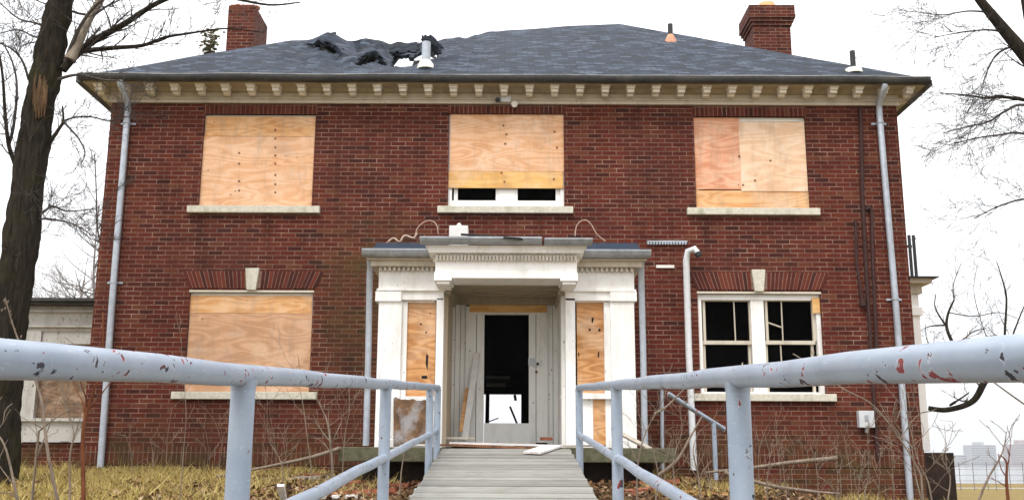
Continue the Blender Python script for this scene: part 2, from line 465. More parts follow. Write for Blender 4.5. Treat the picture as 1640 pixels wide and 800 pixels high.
# ------------------------------------------------------------------ mesh builder
class MB:
    def __init__(s): s.v, s.f, s.uv, s.r, s.sm = [], [], [], [], []
    def face(s, pts, uv=None, r=0., smooth=False):
        i = len(s.v)
        pts = [Vector(p) for p in pts]
        s.v += pts
        s.f.append(tuple(range(i, i + len(pts))))
        if uv is None:
            n = (pts[1] - pts[0]).cross(pts[2] - pts[0])
            ax = max(range(3), key=lambda a: abs(n[a]))
            uv = [((p.y, p.z), (p.x, p.z), (p.x, p.y))[ax] for p in pts]
        s.uv.append(uv)
        s.r.append(r)
        s.sm.append(smooth)
    def hexa(s, c, r=0.):                                  # 8 corners: bottom ring 0-3 ccw from above, top ring 4-7
        for q in ((3, 2, 1, 0), (4, 5, 6, 7), (0, 1, 5, 4), (1, 2, 6, 5), (2, 3, 7, 6), (3, 0, 4, 7)):
            s.face([c[i] for i in q], r=r)
    def box(s, x0, x1, y0, y1, z0, z1, r=0.):
        s.hexa([(x0, y0, z0), (x1, y0, z0), (x1, y1, z0), (x0, y1, z0), (x0, y0, z1), (x1, y0, z1), (x1, y1, z1), (x0, y1, z1)], r)
    def obox(s, c, sz, rot, r=0.):                         # centred box turned by Euler angles
        m = Matrix.Translation(c) @ rot.to_4x4()
        a, b, d = (q / 2 for q in sz)
        s.hexa([m @ Vector(p) for p in ((-a, -b, -d), (a, -b, -d), (a, b, -d), (-a, b, -d), (-a, -b, d), (a, -b, d), (a, b, d), (-a, b, d))], r)
    def bpx(s, p0, p1, q0, q1, y, dep, r=0.):              # box whose front face stands at depth y
        a, b = P(p0, q1, y), P(p1, q0, y)
        m0, m1 = P(p0, (q0 + q1) / 2, y), P(p1, (q0 + q1) / 2, y)
        s.box(m0.x, m1.x, y, y + dep, P((p0 + p1) / 2, q1, y).z, P((p0 + p1) / 2, q0, y).z, r)
    def extrude_x(s, prof, x0, x1, mitre=None):            # profile of (y, z) swept along x
        n = len(prof)
        a = [Vector((x0 - (mitre[i] if mitre else 0), p[0], p[1])) for i, p in enumerate(prof)]
        b = [Vector((x1 + (mitre[i] if mitre else 0), p[0], p[1])) for i, p in enumerate(prof)]
        for i in range(n):
            j = (i + 1) % n
            s.face([a[i], b[i], b[j], a[j]])
        s.face(list(reversed(a)))
        s.face(b)
    def tube(s, pts, rad, seg=8, caps=True, smooth=True, r=0.):
        pts = [Vector(p) for p in pts]
        if not isinstance(rad, (list, tuple)): rad = [rad] * len(pts)
        rings, u, dist = [], None, [0]
        for i, p in enumerate(pts):
            t = (pts[min(i + 1, len(pts) - 1)] - pts[max(i - 1, 0)])
            if t.length < 1e-9: t = Vector((0, 0, 1))
            t.normalize()
            if u is None:
                u = t.orthogonal().normalized()
            u = (u - t * u.dot(t))
            u = u.normalized() if u.length > 1e-6 else t.orthogonal().normalized()
            w = t.cross(u)
            rings.append([p + (u * math.cos(2 * math.pi * k / seg) + w * math.sin(2 * math.pi * k / seg)) * rad[i] for k in range(seg)])
            if i: dist.append(dist[-1] + (p - pts[i - 1]).length)
        base = len(s.v)
        for rg in rings: s.v += rg
        for i in range(len(pts) - 1):
            for k in range(seg):
                j = (k + 1) % seg
                s.f.append((base + i * seg + k, base + i * seg + j, base + (i + 1) * seg + j, base + (i + 1) * seg + k))
                c = rad[i] * 2 * math.pi / seg
                s.uv.append([(k * c, dist[i]), ((k + 1) * c, dist[i]), ((k + 1) * c, dist[i + 1]), (k * c, dist[i + 1])])
                s.r.append(r)
                s.sm.append(smooth)
        if caps:
            s.face(list(reversed(rings[0])), r=r)
            s.face(rings[-1], r=r)
    def build(s, name, mat, parent=None, bevel=0, solid=0):
        me = bpy.data.meshes.new(name)
        me.from_pydata([tuple(v) for v in s.v], [], s.f)
        uvl = me.uv_layers.new(name='UVMap')
        flat = [c for u in s.uv for p in u for c in p]
        uvl.data.foreach_set('uv', flat)
        if any(s.r):
            at = me.attributes.new('rnd', 'FLOAT', 'FACE')
            at.data.foreach_set('value', s.r)
        me.polygons.foreach_set('use_smooth', s.sm)
        me.materials.append(MT[mat] if isinstance(mat, str) else mat)
        me.update()
        o = bpy.data.objects.new(name, me)
        COL.objects.link(o)
        if parent:
            o.parent = parent
            w = Vector()
            q = parent
            while q:
                w += q.location
                q = q.parent
            o.location = -w
        if bevel:
            b = o.modifiers.new('bevel', 'BEVEL')
            b.width = bevel
            b.segments = 2
            b.limit_method = 'ANGLE'
            wd = o.modifiers.new('weld', 'WELD')
            wd.merge_threshold = .0005
            o.modifiers.move(1, 0)
        if solid:
            q = o.modifiers.new('solid', 'SOLIDIFY')
            q.thickness = solid
            q.offset = -1
        return o
def tag(o, label=None, cat=None, group=None, kind=None):
    for k, v in (('label', label), ('category', cat), ('group', group), ('kind', kind)):
        if v: o[k] = v
    return o
def thing(name, loc, label, cat, group=None):
    o = bpy.data.objects.new(name, None)
    COL.objects.link(o)
    o.location = loc
    o.empty_display_size = .2
    return tag(o, label, cat, group)
def smooth_line(pts, n=4):
    pts = [Vector(p) for p in pts]
    if len(pts) < 3: return pts
    out = []
    for i in range(len(pts) - 1):
        a, b, c, d = pts[max(i - 1, 0)], pts[i], pts[i + 1], pts[min(i + 2, len(pts) - 1)]
        for k in range(n):
            t = k / n
            out.append(.5 * (2 * b + (c - a) * t + (2 * a - 5 * b + 4 * c - d) * t * t + (3 * b - a - 3 * c + d) * t ** 3))
    return out + [pts[-1]]

# ------------------------------------------------------------------ setting: ground, water, far shore
def make_ground():
    xs = [-400, -150, -60, -30, -20] + [-14 + .4 * i for i in range(71)] + [18, 24, 32, 45, 70, 150, 400]
    ys = [-150, -60, -40, -30] + [-24 + .4 * i for i in range(91)] + [14, 18, 24, 32, 42, 54, 64, 72, 78]
    m = MB()
    g = []
    for y in ys:
        g.append([len(m.v) + i for i in range(len(xs))])
        for x in xs:
            z = ground(x, y)
            if y > 70: z = -1.3 - .5 * (y > 75)
            m.v.append(Vector((x, y, z)))
    for j in range(len(ys) - 1):
        for i in range(len(xs) - 1):
            q = (g[j][i], g[j][i + 1], g[j + 1][i + 1], g[j + 1][i])
            m.f.append(q)
            m.uv.append([(m.v[k].x, m.v[k].y) for k in q])
            m.r.append(0)
            m.sm.append(True)
    tag(m.build('ground', 'earth'), kind='structure')
make_ground()
m = MB()
m.face([(-3500, 60, -1.5), (3500, 60, -1.5), (3500, 2600, -1.5), (-3500, 2600, -1.5)])
tag(m.build('water', 'water'), kind='structure')
m = MB()
rng = random.Random(5)
N = 120
tops = [(-3400 + 6800 * i / N, 7 + 6 * rng.random() + 6 * mnoise.noise(Vector((i * .3, 0, 0)))) for i in range(N + 1)]
for (x0, h0), (x1, h1) in zip(tops, tops[1:]):
    m.hexa([(x0, 1990, -3), (x1, 1990, -3), (x1, 2250, -3), (x0, 2250, -3), (x0, 2030, h0), (x1, 2030, h1), (x1, 2210, h1), (x0, 2210, h0)])
tag(m.build('far_shore', plain('wooded_shore', (.07, .075, .07), .3, .95, .02)), kind='structure')

def tower(p0, p1, ptop, Y, mat, label, bumps=()):
    a, b = P(p0, 735, Y), P(p1, 735, Y)
    top = P((p0 + p1) / 2, ptop, Y).z
    t = thing('apartment_tower', ((a.x + b.x) / 2, Y, 0), label, 'building')
    m = MB()
    m.box(a.x, b.x, Y, Y + 30, -2, top)
    for (q0, q1, qt) in bumps:
        c, d = P(q0, 735, Y), P(q1, 735, Y)
        m.box(c.x, d.x, Y + 6, Y + 20, top, P(q0, qt, Y).z)
    m.build('wall', mat, t)
    m = MB()
    w = b.x - a.x
    nf, nc = max(3, int(top / 4.2)), max(3, int(w / 5.5))
    for j in range(nf):
        for i in range(nc):
            pass
        m = MB()
        z = top * (j + .35) / nf
        m.box(a.x + w * .04, b.x - w * .04, Y - .3, Y - .05, z, z + top / nf * .45)
        m.build('window_band', 'city_glass', t)
tower(1555, 1597, 712, 1960, 'city', 'pale blue grey apartment tower on far shore nearest the house', [(1566, 1580, 707)])
tower(1619, 1652, 711, 1940, 'city_pink', 'pinkish far shore tower cut by the right photo edge', [(1634, 1648, 704)])
tower(1536, 1550, 728, 1980, 'city', 'smallest low block on far shore between house and apartment tower')

# ------------------------------------------------------------------ the house
DEP = 7.58
H = thing('brick_house', (0, 0, 0), 'two storey red brick derelict house with boarded windows and burnt hip roof', 'house')
UL, UC, UR = (-4.565, -2.87, 3.868, 5.32), (-.835, .91, 3.878, 5.345), (2.89, 4.59, 3.868, 5.315)
LL, LR = (-4.60, -2.79, 1.118, 2.57), (2.86, 4.665, 1.122, 2.58)
DOOR = (-.74, .86, .30, 2.50)
def wall_mesh(m, x0, x1, z0, z1, holes, y0, y1):
    xs = sorted({x0, x1, *[h[0] for h in holes], *[h[1] for h in holes]})
    zs = sorted({z0, z1, *[h[2] for h in holes], *[h[3] for h in holes]})
    def hole(i, j):
        if i < 0 or j < 0 or i >= len(xs) - 1 or j >= len(zs) - 1: return None
        cx, cz = (xs[i] + xs[i + 1]) / 2, (zs[j] + zs[j + 1]) / 2
        return any(h[0] < cx < h[1] and h[2] < cz < h[3] for h in holes)
    for i in range(len(xs) - 1):
        for j in range(len(zs) - 1):
            if hole(i, j): continue
            a, b, c, d = xs[i], xs[i + 1], zs[j], zs[j + 1]
            m.face([(a, y0, c), (b, y0, c), (b, y0, d), (a, y0, d)])
            m.face([(b, y1, c), (a, y1, c), (a, y1, d), (b, y1, d)])
            if hole(i - 1, j) is not False: m.face([(a, y1, c), (a, y0, c), (a, y0, d), (a, y1, d)])
            if hole(i + 1, j) is not False: m.face([(b, y0, c), (b, y1, c), (b, y1, d), (b, y0, d)])
            if hole(i, j - 1) is not False: m.face([(a, y1, c), (b, y1, c), (b, y0, c), (a, y0, c)])
            if hole(i, j + 1) is not False: m.face([(a, y0, d), (b, y0, d), (b, y1, d), (a, y1, d)])
m = MB()
wall_mesh(m, -6, 6, -.9, 5.72, [UL, UC, UR, LL, LR, DOOR], 0, .3)
m.build('wall', 'brick', H)
REARH = (-.60, .36, .45, 1.60)
m = MB()
wall_mesh(m, -6, 6, -1.1, 5.72, [REARH], DEP - .3, DEP)
m.build('wall', 'brick', H)
for sx in (-1, 1):
    m = MB()
    a, b = (-6, -5.7) if sx < 0 else (5.7, 6)
    m.box(a, b, .3, DEP - .3, -1.1, 5.72)
    m.build('wall', 'brick', H)
# inside: floors, ceilings, dark burnt rooms, all as real slabs and partitions
m = MB()
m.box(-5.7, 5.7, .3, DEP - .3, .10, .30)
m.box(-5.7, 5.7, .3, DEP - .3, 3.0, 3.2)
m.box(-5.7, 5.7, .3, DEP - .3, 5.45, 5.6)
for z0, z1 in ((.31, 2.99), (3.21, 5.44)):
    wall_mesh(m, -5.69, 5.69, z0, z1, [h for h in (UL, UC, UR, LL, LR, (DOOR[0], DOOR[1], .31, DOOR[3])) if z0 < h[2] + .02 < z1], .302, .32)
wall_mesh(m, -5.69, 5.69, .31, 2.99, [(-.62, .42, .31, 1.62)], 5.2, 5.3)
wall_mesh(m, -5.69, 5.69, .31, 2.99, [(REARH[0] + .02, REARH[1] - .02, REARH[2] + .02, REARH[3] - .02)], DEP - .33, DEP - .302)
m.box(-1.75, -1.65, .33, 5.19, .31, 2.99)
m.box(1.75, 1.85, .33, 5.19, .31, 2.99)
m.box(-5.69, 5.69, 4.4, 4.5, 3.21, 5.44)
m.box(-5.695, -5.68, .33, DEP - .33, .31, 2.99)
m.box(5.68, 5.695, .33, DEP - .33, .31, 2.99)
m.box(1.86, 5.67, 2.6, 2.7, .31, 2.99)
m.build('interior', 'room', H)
rng = random.Random(3)
# burnt stuff seen through the doorway
def timber(fn, *a):
    m = MB()
    getattr(m, fn)(*a)
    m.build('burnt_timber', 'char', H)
m = MB()
m.box(-.33, .02, 3.9, 3.95, 1.50, 1.56)
m.build('stair_rail', 'oldboard', H)
m = MB()
m.box(-.33, .10, 3.9, 3.95, 1.64, 1.69)
m.build('stair_rail', 'oldboard', H)
timber('box', -.05, .30, 4.4, 4.46, 1.62, 1.68)
timber('box', -.34, .02, 4.3, 4.36, 1.80, 1.86)
for i in range(5): timber('box', -.40 + i * .2, -.38 + i * .2, 5.0, 5.04, 1.62, 1.9)
timber('tube', [(.20, 6.9, 1.55), (.22, 6.9, 1.43)], .03, 6)
timber('tube', [(.10, 6.8, 1.30), (.27, 6.8, .90)], .022, 6)
timber('tube', [(-.36, 6.8, .98), (-.14, 6.8, 1.06)], .012, 5)
timber('tube', [(-.38, 6.9, .4), (-.37, 6.9, 1.62)], .045, 5)

# base band and straight lintel courses of upright bricks
for a, b in ((-6.006, -1.9), (1.95, 6.006)):
    m = MB()
    m.box(a, b, -.012, .15, .09, .345)
    m.build('soldier_course', 'soldier', H)
for w in (UL, UC, UR):
    m = MB()
    m.box(w[0] - .02, w[1] + .02, -.006, .2, w[3], 5.505)
    m.build('lintel', 'soldier', H)
def flat_arch(w):
    rng = random.Random(int(w[0] * 10))
    x0, x1, z0, z1 = w[0] - .10, w[1] + .12, w[3] + .06, w[3] + .315
    cx = (w[0] + w[1]) / 2
    n = 34
    halves = (MB(), MB())
    for i in range(n):
        a, b = (i + .12) / n, (i + .88) / n
        def at(t, z):
            xt = lerp(x0 - .03, x1 + .03, t)
            return cx + (xt - cx) * (1 - .11 * (z1 - z) / (z1 - z0))
        xb0, xb1, xt0, xt1 = at(a, z0), at(b, z0), at(a, z1), at(b, z1)
        if abs((xt0 + xt1) / 2 - cx) < .115: continue
        y = -.012 - rng.random() * .004
        halves[xt0 > cx].hexa([(xb0, y, z0), (xb1, y, z0), (xb1, .1, z0), (xb0, .1, z0), (xt0, y, z1), (xt1, y, z1), (xt1, .1, z1), (xt0, .1, z1)], .02 + rng.random() * .98)
    halves[0].build('flat_arch', 'arch', H)
    ar = halves[1].build('flat_arch', 'arch', H)
    m = MB()
    e = .1 * .11 * 9
    m.hexa([(x0 + e, -.006, z0), (x1 - e, -.006, z0), (x1 - e, .09, z0), (x0 + e, .09, z0), (x0 - .03, -.006, z1), (x1 + .03, -.006, z1), (x1 + .03, .09, z1), (x0 - .03, .09, z1)])
    m.build('mortar', 'mortar', ar)
    m = MB()
    y = -.05
    m.hexa([(cx - .066, y, z0 - .03), (cx + .066, y, z0 - .03), (cx + .066, .1, z0 - .03), (cx - .066, .1, z0 - .03),
            (cx - .102, y, z1 + .04), (cx + .102, y, z1 + .04), (cx + .102, .1, z1 + .04), (cx - .102, .1, z1 + .04)])
    m.build('keystone', 'stone', H, .006)
    m = MB()
    m.box(w[0] - .01, w[1] + .01, -.01, .18, w[3], w[3] + .03)   # steel angle under the arch
    m.build('steel_angle', 'trim', ar)
flat_arch(LL)
flat_arch(LR)

# windows: frame (> sill), boards
def frame(w, y=.05, t=.055, top=.06, bot=.03):
    m = MB()
    m.box(w[0], w[0] + t, y, y + .1, w[2], w[3])
    m.box(w[1] - t, w[1], y, y + .1, w[2], w[3])
    m.box(w[0] + t, w[1] - t, y, y + .1, w[3] - top, w[3])
    m.box(w[0] + t, w[1] - t, y, y + .1, w[2], w[2] + bot)
    return m
def sill(w, par):
    m = MB()
    m.box(w[0] - .15, w[1] + .13, -.075, .07, w[2] - .108, w[2] - .002)
    m.build('sill', 'stone', par, .008)
def board(px, y, mat, par, tilt=0, name='plywood_board', dep=.016):
    m = MB()
    m.bpx(*px, y, dep)
    o = m.build(name, mat, par)
    return o
def screws(par, pts, y):
    for (a, b) in pts:
        m = MB()
        p = P(a, b, y)
        m.tube([(p.x, y - .004, p.z), (p.x, y + .01, p.z)], .017, 7)
        m.build('nail_head', 'rust', par)
fr = frame(UL).build('window', 'bracket', H)
sill(UL, fr)
board((329, 505, 187, 218), .036, 'ply', fr)
board((322, 501.5, 218.6, 329), .030, 'ply_pink', fr)
screws(fr, [(441, y) for y in (208, 222, 236, 249, 262, 280, 295, 308)] + [(383, y) for y in (245, 262, 290, 305)], .030)
fr = frame(UC).build('window', 'white', H)
sill(UC, fr)
m = MB()
m.bpx(799, 824, 290, 330, .075, .09)
m.bpx(722, 902, 321, 330, .078, .08)
for a, b in ((727, 733), (794, 799), (824, 829), (890, 897)): m.bpx(a, b, 296, 322, .085, .06)
m.build('sash', 'white', fr)
board((721, 903, 182, 274), .030, 'ply_pink', fr)
board((718, 902, 274.5, 301), .026, 'plank_yellow', fr, name='plank')
screws(fr, [(806, 201), (811, 215), (809, 230), (888, 211), (892, 236), (803, 277), (808, 291), (887, 287)], .026)
fr = frame(UR).build('window', 'bracket', H)
sill(UR, fr)
board((1112, 1186, 188, 303), .034, 'ply_red', fr)
board((1185, 1291, 195, 306), .026, 'ply_pale', fr)
board((1115, 1298, 305, 333), .036, 'ply', fr)
screws(fr, [(1234, 257), (1209, 289), (1184, 250), (1190, 296)], .026)
fr = frame(LL, t=.05).build('window', 'bracket', H)
sill(LL, fr)
board((304, 499.5, 473, 501), .036, 'ply', fr)
board((300, 498, 501.5, 628), .030, 'ply_grey', fr)
fr = frame(LR, t=.06, top=.085).build('window', 'white', H)
sill(LR, fr)
m = MB()
m.bpx(1205, 1226, 478, 632, .065, .11)
m.build('mullion', 'white', fr)
for (a, b, sp) in ((1126, 1205, 1176), (1226, 1306, 1252)):
    sh = MB()
    sh.bpx(a, a + 4, 478, 546, .10, .05)
    sh.bpx(b - 5, b, 478, 546, .10, .05)
    sh.bpx(a + 4, b - 5, 478, 482, .10, .05)
    sh.bpx(a, b, 545, 551, .095, .06)
    sh.bpx(a + 1, a + 5, 551, 632, .13, .05)
    sh.bpx(b - 5, b - 1, 551, 632, .13, .05)
    so = sh.build('sash', 'trim', fr)
    mu = MB()
    t0, t1 = P(sp - 1, 482, .11), P(sp + 2, 545, .11)
    mu.tube([t0, t1], .011, 5)
    if sp > 1200:
        mu.tube([P(1250, 551, .13), P(1252, 585, .13)], .012, 5)
        mu.tube([P(1229, 516, .14), P(1252, 524, .13)], .013, 5)
    else:
        mu.tube([P(1188, 612, .14), P(1189, 580, .14)], .010, 5)
    mu.build('broken_muntin', 'trim', so)
board((1301, 1313, 476, 501), .03, 'plank_yellow', fr, name='wood_scrap')

# cornice: frieze, bed mould, soffit, brackets, gutter
XR = 6 + OV
m = MB()
m.extrude_x([(-.03, 5.505), (-.001, 5.505), (-.001, 5.66), (-.03, 5.66)], -6.028, 6.028)
m.box(-6.045, 6.045, -.048, -.001, 5.55, 5.575)
m.box(-6.045, 6.045, -.052, -.001, 5.487, 5.512)
m.box(-6.03, -6.001, -.001, DEP + .03, 5.505, 5.66)
m.box(6.001, 6.03, -.001, DEP + .03, 5.505, 5.66)
m.build('frieze', 'trim', H)
m = MB()
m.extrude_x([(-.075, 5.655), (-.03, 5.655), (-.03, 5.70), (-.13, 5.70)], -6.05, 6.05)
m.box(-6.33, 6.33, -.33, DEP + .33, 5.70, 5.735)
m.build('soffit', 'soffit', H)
nb = 33
for i in range(nb):
    x = -6.12 + 12.24 * i / (nb - 1)
    m = MB()
    m.box(x - .058, x + .058, -.285, -.128, 5.652, 5.682)
    m.box(x - .070, x + .070, -.305, -.128, 5.682, 5.6985)
    m.box(x - .052, x + .052, -.255, -.10, 5.605, 5.652)
    m.box(x - .045, x + .045, -.17, -.08, 5.575, 5.605)
    m.build('bracket', 'bracket', H)
for sx in (-1, 1):
    for i in range(8):
        y = .25 + i * .39
        m = MB()
        a, b = sorted((sx * 6.06, sx * 6.24))
        m.box(a, b, y - .05, y + .05, 5.63, 5.698)
        m.build('bracket', 'bracket', H)
rng = random.Random(8)
m = MB()
xs = [-XR - .02 + (2 * XR + .04) * i / 60 for i in range(61)]
for a, b in zip(xs, xs[1:]):
    za, zb = (mnoise.noise(Vector((q * .9, 3, 0))) * .012 for q in (a, b))
    prof = [(-.335, 5.715), (-.372, 5.703), (-.405, 5.708), (-.432, 5.728), (-.447, 5.758), (-.449, 5.792), (-.436, 5.795), (-.425, 5.75), (-.335, 5.735)]
    for (p, q) in zip(prof, prof[1:] + prof[:1]):
        m.face([(a, p[0], p[1] + za), (b, p[0], p[1] + zb), (b, q[0], q[1] + zb), (a, q[0], q[1] + za)])
GU = m.build('gutter', 'gutter_dark', H)
m = MB()
lp = [Vector((a, -.446, 5.796 + mnoise.noise(Vector((a * .9, 3, 0))) * .012)) for a in xs]
m.tube(lp, .0085, 6)
m.build('gutter_lip', 'gutter_lip', GU)
for sx in (-1, 1):
    m = MB()
    a, b = sorted((sx * (XR - .015), sx * (XR + .085)))
    m.box(a, b, -.33, DEP + .35, 5.70, 5.79)
    m.build('gutter', 'gutter_dark', H)

# roof with the burnt, sagging left half
KV = RK
def sag(x, v):
    s = pl(x, [(-4.4, 0), (-3.7, .03), (-3.2, .06), (-2.7, .30), (-2.2, .46), (-1.6, .42), (-1.0, .26), (0, .15), (1.2, .06), (2.3, 0)])
    s *= v ** 1.2
    w = sstep(-4.2, -3.2, x) * (1 - sstep(-.9, .1, x)) * sstep(.05, .3, v)
    s -= w * (.11 * mnoise.noise(Vector((x * 1.9, v * 5.0, 1.3))) + .05 * mnoise.noise(Vector((x * 5, v * 13, 4))))
    s += .012 * mnoise.noise(Vector((x * 1.1, v * 3, 9))) * sstep(0, .2, v)
    return s
FOLDS = [((512, 72), (552, 92), .13, 8), ((604, 86), (562, 101), .16, 9), ((612, 84), (628, 104), .10, 7), ((575, 74), (588, 80), -.10, 10),
         ((520, 76), (538, 92), -.12, 7), ((640, 74), (668, 82), -.05, 9)]
def front(u, v):
    x = lerp(-XR + KV * v, XR - KV * v, u)
    p = Vector((x, -OV + KV * v, EZ + RT * KV * v - sag(x, v)))
    if -4.2 < x < 0:
        qx, qy = proj(p)
        for (ax_, ay_), (bx2, by2), h, w in FOLDS:
            dx, dy = bx2 - ax_, by2 - ay_
            t = min(1, max(0, ((qx - ax_) * dx + (qy - ay_) * dy) / (dx * dx + dy * dy)))
            d = math.hypot(qx - ax_ - t * dx, qy - ay_ - t * dy)
            p.z += h * math.exp(-(d / w) ** 2) * (1 - .5 * t) * sstep(.02, .2, v)
    return p
def inpoly(p, poly):
    c = False
    for (a, b), (d, e) in zip(poly, poly[1:] + poly[:1]):
        if (b > p[1]) != (e > p[1]) and p[0] < (d - a) * (p[1] - b) / (e - b) + a: c = not c
    return c
def topoly(pts): return pts
holeA = topoly([(486, 71), (505, 67), (526, 66), (538, 74), (549, 89), (530, 85), (508, 78)])
holeB = topoly([(567, 105), (577, 92), (588, 83), (602, 83), (612, 92), (620, 106), (611, 105), (603, 97), (594, 99), (586, 104)])
holeC = topoly([(627, 107), (629, 86), (642, 88), (654, 87), (660, 95), (664, 88), (676, 82), (700, 82), (706, 86), (699, 93), (684, 96), (672, 101), (660, 106)])
holeD = topoly([(1012, 41), (1030, 38), (1046, 44), (1058, 49), (1046, 50), (1030, 47)])
NU, NV = 220, 54
m = MB()
idx = {}
def roof_panel(fn, nu, nv, slope_len, holes, width):
    base = len(m.v)
    for j in range(nv + 1):
        for i in range(nu + 1): m.v.append(fn(i / nu, j / nv))
    for j in range(nv):
        for i in range(nu):
            q = [base + j * (nu + 1) + i, base + j * (nu + 1) + i + 1, base + (j + 1) * (nu + 1) + i + 1, base + (j + 1) * (nu + 1) + i]
            c = sum((m.v[k] for k in q), Vector()) / 4
            if holes(c): continue
            m.f.append(tuple(q))
            m.uv.append([width(m.v[k], (j + dj) / nv) for k, dj in zip(q, (0, 0, 1, 1))])
            m.r.append(0)
            m.sm.append(False)
SLN = KV * math.hypot(1, RT)
roof_panel(front, NU, NV, SLN, lambda c: any(inpoly(proj(c), h) for h in (holeA, holeB, holeC, holeD)), lambda p, v: (p.x, v * SLN))
YB = DEP + OV
def back(u, v):
    x = lerp(XR - KV * v, -XR + KV * v, u)
    return Vector((x, YB - KV * v, EZ + RT * KV * v - sag(x, v)))
def rear_hole(c):
    e = .3 * mnoise.noise(Vector((c.x * 2, c.y * 2, 0)))
    return -2.35 + e * .5 < c.x < -.9 + e and 3.95 + e * .2 < c.y < 6.6 + e
roof_panel(back, 120, 40, SLN, rear_hole, lambda p, v: (-p.x, v * SLN))
def left(u, v):
    y = lerp(YB - KV * v, -OV + KV * v, u)
    x = -XR + KV * v
    return Vector((x, y, EZ + RT * KV * v - sag(x, v)))
def right(u, v):
    y = lerp(-OV + KV * v, YB - KV * v, u)
    return Vector((XR - KV * v, y, EZ + RT * KV * v - sag(XR - KV * v, v)))
roof_panel(left, 40, 54, SLN, lambda c: False, lambda p, v: (p.y, v * SLN))
roof_panel(right, 40, 54, SLN, lambda c: False, lambda p, v: (p.y, v * SLN))
ROOF = m.build('roof', 'shingle', H, solid=.05)
dk = MB()  # black sheet added beneath the shingles so the roof openings look dark
dk.v = [p - Vector((0, 0, .075)) for p in m.v]
dk.f, dk.uv, dk.r, dk.sm = list(m.f), list(m.uv), list(m.r), list(m.sm)
dk.build('dark_underlay', 'char', ROOF)
# charred rafters and torn felt left around the burnt openings
m = MB()
for x in (-3.3, -2.9, -2.5, -2.05, -.95, -.5):
    v0 = .1
    a, b = Vector((x, -OV + KV * .12, EZ + RT * KV * .12 - .16)), Vector((x, 3.5, EZ + RT * (3.5 + OV) - .16 - sag(x, .93)))
    m.tube([a, (a + b) / 2 - Vector((0, 0, sag(x, .5) * .4)), b], .05, 4, smooth=False)
m.build('rafters', 'char', ROOF)
def flap(pts, name, y_off, amp, seed, n=14, mat='felt'):
    rng = random.Random(seed)
    m = MB()
    c = sum((Vector(p) for p in pts), Vector()) / len(pts)
    rows = 10
    A, B, C_, D = [Vector(p) for p in pts]
    base = len(m.v)
    for j in range(rows + 1):
        for i in range(n + 1):
            u, v = i / n, j / rows
            p = A.lerp(B, u).lerp(D.lerp(C_, u), v)
            w = math.sin(math.pi * u) ** .6 * math.sin(math.pi * min(1, v * .9 + .05)) ** .6
            nz = Vector((u * 5 + seed, v * 4, seed))
            p += Vector((mnoise.noise(nz) * amp * .6, -.3 * amp + mnoise.noise(nz * .8) * amp * 1.4, amp * w * .8 + mnoise.noise(nz * 1.1) * amp * .8))
            m.v.append(p)
    for j in range(rows):
        for i in range(n):
            if (i in (0, n - 1) or j in (0, rows - 1)) and rng.random() < .25: continue
            q = (base + j * (n + 1) + i, base + j * (n + 1) + i + 1, base + (j + 1) * (n + 1) + i + 1, base + (j + 1) * (n + 1) + i)
            m.f.append(q)
            m.uv.append([(m.v[k].x, m.v[k].z) for k in q])
            m.r.append(0)
            m.sm.append(False)
    m.build(name, mat, ROOF, solid=.02)
def SP(px, py, up=0): return SL(px, py) + Vector((0, 0, up))
flap([P(604, 88, 1.9), P(672, 84, 1.9), P(674, 68, 2.9), P(602, 73, 2.9)], 'roofing_felt', 0, .045, 11)
flap([P(674, 72, .5), P(711, 79, .8), P(694, 57, .9), P(676, 57, .7)], 'roofing_felt', 0, .05, 13)
flap([P(688, 92, .6), P(708, 84, .9), P(706, 74, 1.2), P(688, 72, .9)], 'roofing_felt', 0, .04, 17)
rng = random.Random(66)
for (a, b, L, rx, rz, mt) in ((520, 72, .55, .5, .5, 'char'), (536, 80, .5, .9, -.4, 'char'), (583, 96, .5, .4, .9, 'char'), (598, 92, .3, .3, .2, 'char'),
                              (611, 98, .5, .7, -.7, 'char'), (620, 92, .4, .5, .1, 'char'),
                              (662, 94, .45, 1.0, -.3, 'char'), (700, 84, .4, .6, .6, 'char')):
    m = MB()
    m.obox(SL(a, b) + Vector((0, .12, -.06 - sag(SL(a, b).x, .3) * .5)), (.10, L, .022), Matrix.Rotation(rz, 3, 'Z') @ Matrix.Rotation(rx, 3, 'X'))
    m.build('broken_board', mt, ROOF)
# roof vents
def vent(px, py, pt, rpx, mat, flash, fr_=2.2, cone=.09):
    b = SL(px, py)
    Z = (b - CAM).length
    r = rpx * Z / FPX
    top = P(px, pt, b.y).z
    m = MB()
    m.tube([b - Vector((0, 0, .1)), (b.x, b.y, top)], r, 12)
    o = m.build('vent_pipe', mat, H)
    m = MB()
    m.tube([b + Vector((0, 0, -.06)), b + Vector((0, 0, .02)), b + Vector((0, 0, cone))], [r * fr_, r * fr_ * .9, r * 1.05], 12)
    m.build('flashing', flash, o)
vent(682, 106, 68, 7, 'spout', 'bracket', 2.0)
vent(1074, 66, 39, 4, 'black_metal', 'copper', 2.4, .12)
vent(1367, 113, 82, 4, 'black_metal', 'bracket', 3.4, .05)
